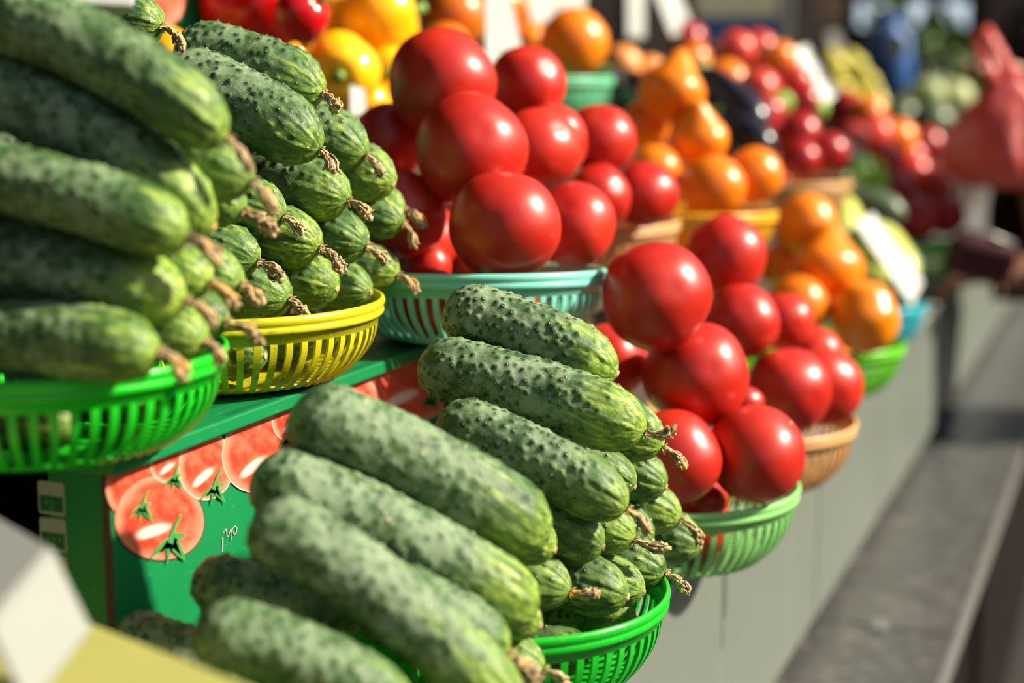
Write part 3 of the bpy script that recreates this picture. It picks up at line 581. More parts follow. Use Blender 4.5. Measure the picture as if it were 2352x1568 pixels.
# ------------------------------------------------------------------ baskets
def basket(c, R, col, tilt, label):
    HB = .0485 if 1.1 < c[2] < 1.25 else .055     # the upper row is shallower
    root = empty('plastic_basket', Vector(c)-Vector((0, 0, HB)), label, 'basket', 'round plastic baskets on the stall')
    root.rotation_euler = (tilt[0], tilt[1], 0)
    m = BASKET_COL[col]; b = MB()
    rb = R*.64
    prof = [(R*.940, HB-.0158), (R*.950, HB-.0152), (R*.957, HB-.0104), (R*.984, HB-.0099), (R*.993, HB-.0082), (R*.988, HB-.0062), (R*.984, HB-.0056), (R*.990, HB-.0048), (R, HB-.0028), (R*.994, HB-.0006),
            (R*.980, HB+.0003), (R*.965, HB-.0006), (R*.955, HB-.0040), (R*.934, HB-.0156), (R*.940, HB-.0158)]
    b.lathe(prof, 96); b.obj('rim', m, root, True, loc=(0, 0, 0))
    def wr(h):      # wall radius at height h
        s = h/(HB-.015); return rb+(R*.940-rb)*math.sin(math.pi/2*min(1, s))**.72
    s = MB(); n = 60
    for k in range(n):
        a = 2*math.pi*k/n; P = []
        V = []; hs = np.linspace(.003, HB-.0148, 16)
        for h in hs:
            r = wr(h); wdt = .0021*(.8+.2*h/HB)
            for (dr_, ds) in ((.0009, -1), (.0009, 1), (-.0009, 1), (-.0009, -1)):
                rr = r+dr_; V.append((rr*math.cos(a)-ds*wdt*math.sin(a), rr*math.sin(a)+ds*wdt*math.cos(a), h))
        F = [(i*4+j, i*4+(j+1)%4, (i+1)*4+(j+1)%4, (i+1)*4+j) for i in range(15) for j in range(4)]
        s.add(V, F)
    s.obj('slatted_wall', m, root, False, loc=(0, 0, 0))
    f = MB(); f.lathe([(.0001, .0), (rb*.85, 0), (rb*.97, .0006), (wr(.004)+.0012, .0045), (wr(.004)-.0012, .006), (rb*.9, .0026), (.0001, .0024)], 72)
    f.obj('base', m, root, True, loc=(0, 0, 0))
    return root
BASKETS = [
((-0.4905,0.6053,1.1720),0.090,'green',(0, 0),'bright green slatted basket at the upper left, heaped with blurred cucumbers'),
((-0.5011,0.7904,1.1720),0.093,'yellow',(0, 0),'grimy yellow slatted basket heaped with cucumbers'),
((-0.4205,0.9741,1.1720),0.090,'teal',(-0.07, -0.03),'teal slatted basket heaped with large red tomatoes'),
((-0.4665,1.3246,1.1720),0.090,'tan',(0, -0.05),'tan slatted basket of red tomatoes right behind the teal one'),
((-0.4234,1.5058,1.1720),0.092,'amber',(-0.03, 0),'amber yellow basket of orange tomatoes'),
((-0.3196,0.7836,1.0200),0.092,'dgreen',(0, 0),'green slatted basket at the counter edge under the sharply focused cucumbers'),
((-0.3350,0.6000,1.0200),0.092,'dgreen',(0, 0),'green basket buried under the nearest blurred cucumber heap'),
((-0.3000,1.0407,1.0200),0.092,'pale',(0, 0),'pale green slatted basket of red tomatoes at the counter edge'),
((-0.3021,1.2668,1.0200),0.095,'tan',(0, 0),'tan slatted basket of red tomatoes at the counter edge'),
((-0.3187,1.6800,1.0200),0.092,'lime',(0, 0),'lime green basket of orange tomatoes at the counter edge'),
((-0.3307,2.0033,1.0200),0.084,'cyan',(0, 0),'cyan basket of pale squash under the white tilted card'),
((-0.3350,2.6050,1.0350),0.095,'lime',(0, 0),'far green basket of deep red tomatoes near the shopper'),
((-0.4395,1.9977,1.1720),0.095,'tan',(0, 0),'far tan basket of deep red tomatoes behind the amber one'),
((-0.6533,1.6831,1.3020),0.092,'mint',(0, 0),'mint green basket on the back tier holding a bright orange tomato')
]
for b in BASKETS: basket(*b)

# ------------------------------------------------------------------ stall counter
def granite():
    t = NT('polished_grey_panel'); p = t.pos()
    n = t.noise(p, 6, 4); f = t.noise(p, 260, 3, .7)
    streak = t.noise(t.vmul(p, (9, 9, .7)), 3, 3)
    c = t.mix(n, (.125, .150, .122), (.172, .198, .164)); c = t.mix(t.math('MULTIPLY', t.ramp(streak, .56, .75), .35), c, (.20, .22, .18))
    c = t.mix(t.math('MULTIPLY', f, .25), c, (.20, .20, .18))
    t.P('Base Color', c); t.P('Roughness', .34); t.P('Specular IOR Level', .5); return t.m
def ledge_stone():
    t = NT('worn_grey_ledge'); p = t.pos()
    n = t.noise(p, 9, 4); f = t.noise(p, 60, 3, .6)
    c = t.mix(n, (.055, .056, .052), (.095, .096, .09)); c = t.mix(t.math('MULTIPLY', t.ramp(f, .5, .7), .4), c, (.25, .23, .20))
    t.P('Base Color', c); t.P('Roughness', t.math('ADD', .16, t.math('MULTIPLY', f, .25))); return t.m
M['panel'] = granite(); M['ledge'] = ledge_stone()
M['trim'] = plain('pale_edge_trim', (.28, .29, .26), .4)
M['joint'] = plain('dark_joint', (.030, .032, .028), .7)
M['steel'] = plain('grey_steel', (.30, .30, .28), .4, metal=.6)
ctr = empty('market_counter', (-.8, 3.5, 0), 'long grey stone-clad market counter carrying all the baskets', 'counter')
YJ = [-.87, .31, 1.515, 2.735, 3.94, 5.14, 6.34, 7.6]
YL = [-.87, .37, 1.574, 2.78, 3.94, 5.14, 6.34, 7.6]
b = MB(); b.box((-1.45, YJ[0], .935), (-.300, YJ[-1], .9645)); b.obj('counter_top', M['steel'], ctr)
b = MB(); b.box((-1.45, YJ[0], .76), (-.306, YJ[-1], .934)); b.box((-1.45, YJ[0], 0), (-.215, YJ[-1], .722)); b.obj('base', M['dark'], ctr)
for a, c_ in zip(YJ[:-1], YJ[1:]):
    b = MB(); b.box((-.302, a+.0025, .7630), (-.282, c_-.0025, .9570)); b.obj('fascia_panel', M['panel'], ctr, bevel=.002)
    b = MB(); b.box((-.299, a, .9575), (-.2785, c_-.001, .9650)); b.obj('edge_trim', M['trim'], ctr, bevel=.001)
for a, c_ in zip(YL[:-1], YL[1:]):
    b = MB(); b.box((-.330, a+.003, .722), (-.154, c_-.003, .742)); b.obj('ledge_slab', M['ledge'], ctr, bevel=.002)
    b = MB(); b.box((-.1535, a+.001, .720), (-.1465, c_-.001, .7435)); b.obj('ledge_trim', M['steel'], ctr, bevel=.001)
for y in YJ[1:-1]:
    b = MB(); b.box((-.303, y-.0028, .754), (-.2835, y+.0028, .9565)); b.obj('joint_strip', M['joint'], ctr)
for y in YL[1:-1]:
    b = MB(); b.box((-.331, y-.0032, .723), (-.154, y+.0032, .7405)); b.obj('joint_strip', M['joint'], ctr)
b = MB(); b.box((-.235, 1.558, .738), (-.219, 1.590, .7455)); b.obj('joint_clip', M['steel'], ctr, bevel=.001)
for y, z0, z1 in ((1.131, .865, .93), (1.138, .888, .93)):
    b = MB(); b.box((-.2819, y-.0012, z0), (-.2816, y+.0012, z1)); tag(b.obj('drip_stain', M['joint'], ctr), 'thin dark drip mark')

# setting
b = MB(); b.box((-9, -5, -.05), (9, 14, 0)); tag(b.obj('floor', M['asphalt']), kind='structure')
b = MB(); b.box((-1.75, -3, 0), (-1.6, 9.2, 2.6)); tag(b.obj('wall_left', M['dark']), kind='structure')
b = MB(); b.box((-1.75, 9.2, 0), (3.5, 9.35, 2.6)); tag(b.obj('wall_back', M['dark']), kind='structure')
b = MB(); b.box((4.2, -6, 0), (4.35, 9.35, 1.95)); tag(b.obj('unseen_horizon_blocker', M['wood']), kind='structure')  # added wall out of view, blocks low sky to leave a bright strip
b = MB(); b.box((-1.75, -4, 2.6), (-.75, 9.35, 2.68)); tag(b.obj('unseen_sky_blocker', M['wood']), kind='structure')  # added roof out of view, cuts sky light from above

# ------------------------------------------------------------------ tomato cartons
def carton_green(name, dash):
    t = NT(name); p = t.pos()
    n = t.noise(p, 30, 4); sc = t.noise(t.vmul(p, (1, .2, 1)), 260, 4, .7)
    c = t.mix(n, (.003, .165, .045), (.005, .215, .064))
    if dash:
        sp = t.new('ShaderNodeSeparateXYZ'); t.l.new(p, sp.inputs[0])
        rows = t.math('LESS_THAN', t.math('FRACT', t.math('MULTIPLY', sp.outputs[0], 62.0)), .42)
        ticks = t.math('LESS_THAN', t.math('FRACT', t.math('MULTIPLY', sp.outputs[1], 300.0)), .52)
        blk = t.math('GREATER_THAN', t.noise(t.vmul(p, (62, 9, 0)), 1.0, 1), .47)
        c = t.mix(t.math('MULTIPLY', t.math('MULTIPLY', rows, ticks), blk), c, (.003, .085, .035))
    c = t.mix(t.math('MULTIPLY', t.ramp(sc, .60, .78), .45), c, (.16, .48, .28))
    t.P('Base Color', c); t.P('Roughness', .45 if not dash else .38); t.P('Specular IOR Level', .4); return t.m
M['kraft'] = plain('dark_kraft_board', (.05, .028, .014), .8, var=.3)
M['cgreen'] = carton_green('carton_print_green', False); M['lid'] = carton_green('carton_lid_green', True)
M['craw'] = plain('corrugated_edge', (.085, .045, .022), .9, nscale=300, var=.6)  # dark brown takes in the shadow on the raw edge, with paler flecks
def print_red():
    t = NT('printed_tomato_red'); uv = t.attr('disc').outputs['Vector']
    ln = t.new('ShaderNodeVectorMath'); ln.operation = 'LENGTH'; t.l.new(uv, ln.inputs[0]); rr = ln.outputs['Value']
    sp = t.new('ShaderNodeSeparateXYZ'); t.l.new(uv, sp.inputs[0])
    n = t.noise(t.pos(), 700, 3, .7); n2 = t.noise(uv, 2.2, 2)
    c = t.mix(t.ramp(n2, .35, .65), (.72, .045, .018), (.80, .13, .07))
    c = t.mix(t.math('MULTIPLY', t.ramp(rr, .72, .97), .7), c, (.86, .30, .19))
    # printed gloss band near the calyx
    gx = t.math('ADD', sp.outputs[0], .10); gy = t.math('ADD', sp.outputs[1], .34)
    ga = t.math('ADD', t.math('MULTIPLY', gx, 1.45), t.math('MULTIPLY', gy, 1.1)); gb = t.math('ADD', t.math('MULTIPLY', gx, -3.4), t.math('MULTIPLY', gy, 5.0))
    g = t.math('ADD', t.math('MULTIPLY', ga, ga), t.math('MULTIPLY', gb, gb))
    c = t.mix(t.math('MULTIPLY', t.ramp(g, 1.0, .15), .8), c, (.95, .72, .60))
    c = t.mix(t.math('MULTIPLY', t.ramp(n, .62, .8), .25), c, (.9, .5, .4))
    t.P('Base Color', c); t.P('Roughness', .4); return t.m
M['pred'] = print_red(); M['pcal'] = plain('printed_calyx_green', (.05, .27, .06), .45, nscale=300, var=.4)
M['pline'] = plain('printed_pale_line', (.85, .50, .38), .45); M['pdark'] = plain('printed_dark_line', (.05, .05, .02), .5)
def disc(parent, x, yc, zc, ry, rz, rot=0, lobe=.0, mat='pred', name='printed_tomato', n=56, clipz=None):
    V = [(x, yc, zc)]; D = [(0, 0, 0)]
    for i in range(n):
        a = 2*math.pi*i/n; k = 1+lobe*math.cos(3*a+1)
        u, v = math.cos(a)*k, math.sin(a)*k
        y = yc+ry*u*math.cos(rot)-rz*v*math.sin(rot); z = zc+ry*u*math.sin(rot)+rz*v*math.cos(rot)
        if clipz is not None: z = min(z, clipz)
        V.append((x, y, z)); D.append((u, v, 0))
    me = mesh(name, V, [(0, i+1, (i+1) % n+1) for i in range(n)], False, dict(disc=('FLOAT_VECTOR', D)))
    return link(name, me, M[mat], parent)
def stroke(mb, x, P, w):   # flat ribbon on the plane X = x through (y, z) points
    P = [Vector((0, p[0], p[1])) for p in P]; V = []; n = len(P); ws = w if hasattr(w, '__len__') else [w]*n
    for i in range(n):
        d_ = (P[min(i+1, n-1)]-P[max(i-1, 0)]); d_ = d_.normalized() if d_.length > 0 else Vector((0, 1, 0))
        s_ = Vector((0, -d_.z, d_.y)); V += [(x, *(P[i]+s_*ws[i])[1:]), (x, *(P[i]-s_*ws[i])[1:])]
    mb.add(V, [(2*i, 2*i+1, 2*i+3, 2*i+2) for i in range(n-1)])
def calyx(parent, x, yc, zc, s, seed, tilt=0):
    g = np.random.default_rng(int(seed)); mb = MB()
    angs = [-165, -140, -112, -92, -70, -40, -15]
    for i, a in enumerate(angs):
        L = s*(1.0, .62, .85, .55, .9, .95, .5)[i]*g.uniform(.9, 1.1); P = []; a0 = math.radians(a)+tilt; curl = (.5, -.3, .15, .3, -.2, -.45, .7)[i]
        y, z = yc, zc
        for k in range(8):
            P.append((y, z)); y += math.cos(a0)*L/7*1.15; z += math.sin(a0)*L/7; a0 += curl/7
        stroke(mb, x, P, [s*q for q in (.08, .11, .105, .09, .07, .05, .03, .006)])
    stroke(mb, x+.00008, [(yc-.02*s, zc-.1*s), (yc+.10*s, zc+.25*s), (yc+.20*s, zc+.55*s), (yc+.42*s, zc+.85*s)], [s*.13, s*.085, s*.065, s*.055])
    return mb.obj('printed_calyx', M['pcal'], parent)
def carton(xf, y0, y1, z0, z1, depth, label, art=True, open_end=False, mat='kraft'):
    G_ = M['cgreen'] if mat == 'cgreen' else M[mat]; L_ = M['lid'] if mat == 'cgreen' else M[mat]
    root = empty('tomato_carton', (xf, (y0+y1)/2, z0), label, 'box', 'cartons under the baskets')
    zl = z1-.0085
    b = MB(); b.box((xf-.0045, y0, z0+.0005), (xf, y1, zl-.0005)); b.obj('front_panel', G_, root)
    if open_end:
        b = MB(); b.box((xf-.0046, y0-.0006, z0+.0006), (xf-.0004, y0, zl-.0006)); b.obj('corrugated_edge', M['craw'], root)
        b = MB(); b.box((xf-.0385, y0+.003, z0+.0005), (xf-.0047, y0+.008, zl-.0006)); sf = b.obj('side_flap', G_, root)
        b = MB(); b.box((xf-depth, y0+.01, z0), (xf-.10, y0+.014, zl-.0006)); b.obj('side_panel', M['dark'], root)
    else:
        b = MB(); b.box((xf-depth, y0, z0+.0005), (xf-.0047, y0+.005, zl-.0006)); b.obj('side_panel', G_, root)
    b = MB(); b.box((xf-depth, y1-.005, z0+.0005), (xf-.0047, y1, zl-.0006)); b.box((xf-depth-.004, y0, z0+.0005), (xf-depth-.0003, y1, zl-.0006)); b.obj('rear_panel', G_, root)
    b = MB(); b.box((xf-depth-.008, y0-.008, zl), (xf+.0085, y1+.006, z1-.0006)); b.obj('lid', L_, root, bevel=.0012)
    return root
c1 = carton(-.45, .601, .985, .966, 1.1235, .38, 'green carton printed with red tomatoes, under the green and yellow cucumber baskets', open_end=True, mat='cgreen')
X = -.45+.0002
# artwork (the carton stands upside down)
def outline_disc(parent, x, P, name='printed_tomato', clipz=1.1145, line='pline'):
    (yc, zc), P = P[0], [(min(y, .9835), z) for y, z in P[1:]]; yc = min(yc, .98); n = len(P)
    V = [(x, yc, zc)]+[(x, y, min(z, clipz)) for y, z in P]; D = [(0, 0, 0)]+[(math.cos(2*math.pi*i/n), math.sin(2*math.pi*i/n), 0) for i in range(n)]
    o = link(name, mesh(name, V, [(0, i+1, (i+1) % n+1) for i in range(n)], False, dict(disc=('FLOAT_VECTOR', D))), M['pred'], parent)
    b = MB(); stroke(b, x+.00001, [(y, min(z, clipz)) for y, z in P+P[:1]], .00040); b.obj('printed_outline', M[line], parent)
    return o
PRINTS = [[(0.6208,1.1044),(0.6465,1.0981),(0.6463,1.1007),(0.6456,1.1034),(0.6444,1.1060),(0.6430,1.1085),(0.6412,1.1110),(0.6391,1.1133),(0.6368,1.1155),(0.6342,1.1175),(0.6314,1.1194),(0.6284,1.1210),(0.6253,1.1223),(0.6220,1.1233),(0.6188,1.1239),(0.6155,1.1241),(0.6125,1.1239),(0.6096,1.1234),(0.6070,1.1225),(0.6046,1.1213),(0.6026,1.1199),(0.6009,1.1183),(0.5995,1.1165),(0.5984,1.1145),(0.5976,1.1124),(0.5971,1.1102),(0.5969,1.1078),(0.5972,1.1054),(0.5979,1.1029),(0.5990,1.1004),(0.6005,1.0979),(0.6024,1.0955),(0.6048,1.0933),(0.6074,1.0914),(0.6102,1.0896),(0.6132,1.0882),(0.6164,1.0870),(0.6195,1.0861),(0.6227,1.0855),(0.6259,1.0851),(0.6290,1.0850),(0.6321,1.0852),(0.6351,1.0857),(0.6378,1.0865),(0.6403,1.0877),(0.6425,1.0892),(0.6442,1.0911),(0.6455,1.0932),(0.6463,1.0956)],
[(0.6395,1.0818),(0.6783,1.0654),(0.6792,1.0682),(0.6792,1.0712),(0.6786,1.0744),(0.6774,1.0776),(0.6756,1.0809),(0.6733,1.0841),(0.6706,1.0873),(0.6673,1.0904),(0.6636,1.0934),(0.6595,1.0962),(0.6549,1.0988),(0.6501,1.1010),(0.6451,1.1029),(0.6400,1.1043),(0.6350,1.1052),(0.6302,1.1057),(0.6257,1.1057),(0.6215,1.1053),(0.6177,1.1045),(0.6143,1.1035),(0.6113,1.1021),(0.6087,1.1005),(0.6065,1.0986),(0.6048,1.0965),(0.6036,1.0941),(0.6030,1.0915),(0.6029,1.0887),(0.6036,1.0857),(0.6049,1.0827),(0.6069,1.0795),(0.6095,1.0765),(0.6127,1.0735),(0.6164,1.0706),(0.6205,1.0680),(0.6248,1.0656),(0.6294,1.0635),(0.6341,1.0616),(0.6390,1.0600),(0.6439,1.0587),(0.6489,1.0577),(0.6538,1.0570),(0.6587,1.0568),(0.6633,1.0570),(0.6675,1.0577),(0.6712,1.0590),(0.6743,1.0607),(0.6767,1.0628)],
[(0.6492,1.1093),(0.6664,1.1053),(0.6662,1.1069),(0.6657,1.1085),(0.6649,1.1100),(0.6639,1.1115),(0.6628,1.1130),(0.6614,1.1144),(0.6598,1.1158),(0.6581,1.1170),(0.6563,1.1181),(0.6542,1.1191),(0.6521,1.1200),(0.6499,1.1206),(0.6477,1.1210),(0.6456,1.1212),(0.6435,1.1211),(0.6416,1.1208),(0.6398,1.1203),(0.6382,1.1196),(0.6368,1.1188),(0.6357,1.1178),(0.6347,1.1168),(0.6340,1.1156),(0.6334,1.1143),(0.6331,1.1130),(0.6331,1.1115),(0.6333,1.1100),(0.6337,1.1085),(0.6345,1.1070),(0.6356,1.1055),(0.6369,1.1040),(0.6385,1.1027),(0.6403,1.1015),(0.6422,1.1004),(0.6443,1.0996),(0.6464,1.0988),(0.6485,1.0983),(0.6507,1.0979),(0.6528,1.0977),(0.6549,1.0976),(0.6569,1.0977),(0.6589,1.0980),(0.6607,1.0985),(0.6623,1.0992),(0.6638,1.1001),(0.6649,1.1012),(0.6657,1.1024),(0.6662,1.1038)],
[(0.6820,1.0994),(0.7084,1.0933),(0.7081,1.0959),(0.7073,1.0985),(0.7062,1.1011),(0.7046,1.1036),(0.7028,1.1060),(0.7007,1.1084),(0.6983,1.1105),(0.6956,1.1126),(0.6928,1.1144),(0.6897,1.1160),(0.6865,1.1173),(0.6831,1.1182),(0.6798,1.1188),(0.6765,1.1190),(0.6733,1.1188),(0.6704,1.1183),(0.6677,1.1174),(0.6654,1.1162),(0.6633,1.1148),(0.6616,1.1132),(0.6601,1.1113),(0.6590,1.1094),(0.6582,1.1073),(0.6577,1.1050),(0.6576,1.1027),(0.6579,1.1002),(0.6586,1.0977),(0.6598,1.0952),(0.6614,1.0927),(0.6634,1.0904),(0.6658,1.0882),(0.6685,1.0862),(0.6714,1.0845),(0.6745,1.0831),(0.6777,1.0820),(0.6810,1.0811),(0.6842,1.0805),(0.6875,1.0801),(0.6907,1.0800),(0.6938,1.0802),(0.6968,1.0808),(0.6996,1.0816),(0.7022,1.0828),(0.7043,1.0844),(0.7061,1.0862),(0.7074,1.0884),(0.7081,1.0907)],
[(0.7329,1.0945),(0.7714,1.0859),(0.7709,1.0891),(0.7697,1.0924),(0.7679,1.0956),(0.7656,1.0988),(0.7629,1.1019),(0.7597,1.1048),(0.7562,1.1076),(0.7523,1.1101),(0.7481,1.1125),(0.7436,1.1145),(0.7389,1.1162),(0.7341,1.1175),(0.7292,1.1183),(0.7245,1.1186),(0.7200,1.1185),(0.7158,1.1179),(0.7121,1.1170),(0.7087,1.1156),(0.7058,1.1139),(0.7034,1.1120),(0.7014,1.1099),(0.6999,1.1075),(0.6988,1.1050),(0.6981,1.1024),(0.6980,1.0995),(0.6985,1.0965),(0.6995,1.0935),(0.7012,1.0904),(0.7035,1.0874),(0.7064,1.0844),(0.7099,1.0817),(0.7137,1.0792),(0.7180,1.0770),(0.7224,1.0751),(0.7270,1.0735),(0.7317,1.0722),(0.7365,1.0713),(0.7412,1.0707),(0.7458,1.0705),(0.7503,1.0706),(0.7547,1.0711),(0.7588,1.0720),(0.7625,1.0733),(0.7657,1.0751),(0.7682,1.0773),(0.7700,1.0799),(0.7711,1.0828)],
[(0.7724,1.1069),(0.7965,1.1020),(0.7962,1.1040),(0.7955,1.1061),(0.7944,1.1082),(0.7930,1.1102),(0.7912,1.1121),(0.7893,1.1140),(0.7871,1.1157),(0.7846,1.1173),(0.7820,1.1188),(0.7791,1.1200),(0.7762,1.1211),(0.7731,1.1219),(0.7700,1.1223),(0.7670,1.1225),(0.7641,1.1224),(0.7614,1.1220),(0.7590,1.1213),(0.7568,1.1203),(0.7549,1.1192),(0.7533,1.1179),(0.7521,1.1164),(0.7511,1.1149),(0.7503,1.1132),(0.7499,1.1114),(0.7499,1.1095),(0.7502,1.1076),(0.7509,1.1056),(0.7520,1.1035),(0.7535,1.1016),(0.7554,1.0997),(0.7577,1.0980),(0.7602,1.0964),(0.7629,1.0950),(0.7658,1.0939),(0.7687,1.0930),(0.7717,1.0923),(0.7747,1.0918),(0.7777,1.0915),(0.7806,1.0915),(0.7835,1.0916),(0.7862,1.0921),(0.7887,1.0927),(0.7910,1.0937),(0.7930,1.0949),(0.7946,1.0964),(0.7957,1.0981),(0.7963,1.1000)],
[(0.9230,1.0980),(1.0056,1.0829),(1.0043,1.0867),(1.0015,1.0906),(0.9973,1.0946),(0.9920,1.0985),(0.9858,1.1024),(0.9787,1.1061),(0.9709,1.1097),(0.9624,1.1131),(0.9533,1.1162),(0.9437,1.1190),(0.9338,1.1214),(0.9237,1.1234),(0.9137,1.1249),(0.9040,1.1258),(0.8949,1.1261),(0.8865,1.1259),(0.8791,1.1253),(0.8725,1.1241),(0.8669,1.1226),(0.8623,1.1208),(0.8585,1.1187),(0.8556,1.1164),(0.8536,1.1138),(0.8526,1.1109),(0.8526,1.1079),(0.8537,1.1046),(0.8559,1.1011),(0.8595,1.0976),(0.8643,1.0940),(0.8702,1.0904),(0.8773,1.0869),(0.8852,1.0836),(0.8939,1.0806),(0.9031,1.0778),(0.9126,1.0754),(0.9224,1.0733),(0.9322,1.0716),(0.9421,1.0702),(0.9519,1.0692),(0.9615,1.0686),(0.9708,1.0685),(0.9795,1.0689),(0.9873,1.0699),(0.9941,1.0714),(0.9995,1.0736),(1.0033,1.0763),(1.0053,1.0794)],
[(0.8372,1.1014),(0.8849,1.0921),(0.8842,1.0953),(0.8826,1.0985),(0.8803,1.1017),(0.8774,1.1048),(0.8739,1.1078),(0.8699,1.1107),(0.8655,1.1134),(0.8606,1.1160),(0.8554,1.1184),(0.8498,1.1204),(0.8439,1.1222),(0.8380,1.1235),(0.8320,1.1244),(0.8262,1.1248),(0.8207,1.1248),(0.8156,1.1244),(0.8110,1.1235),(0.8070,1.1223),(0.8035,1.1207),(0.8006,1.1189),(0.7982,1.1169),(0.7964,1.1147),(0.7951,1.1123),(0.7944,1.1098),(0.7944,1.1070),(0.7950,1.1042),(0.7963,1.1012),(0.7985,1.0982),(0.8014,1.0952),(0.8050,1.0923),(0.8093,1.0896),(0.8141,1.0871),(0.8193,1.0849),(0.8248,1.0829),(0.8305,1.0813),(0.8363,1.0800),(0.8422,1.0790),(0.8480,1.0783),(0.8537,1.0779),(0.8593,1.0779),(0.8647,1.0782),(0.8697,1.0790),(0.8742,1.0802),(0.8781,1.0818),(0.8812,1.0839),(0.8834,1.0864),(0.8846,1.0891)]]
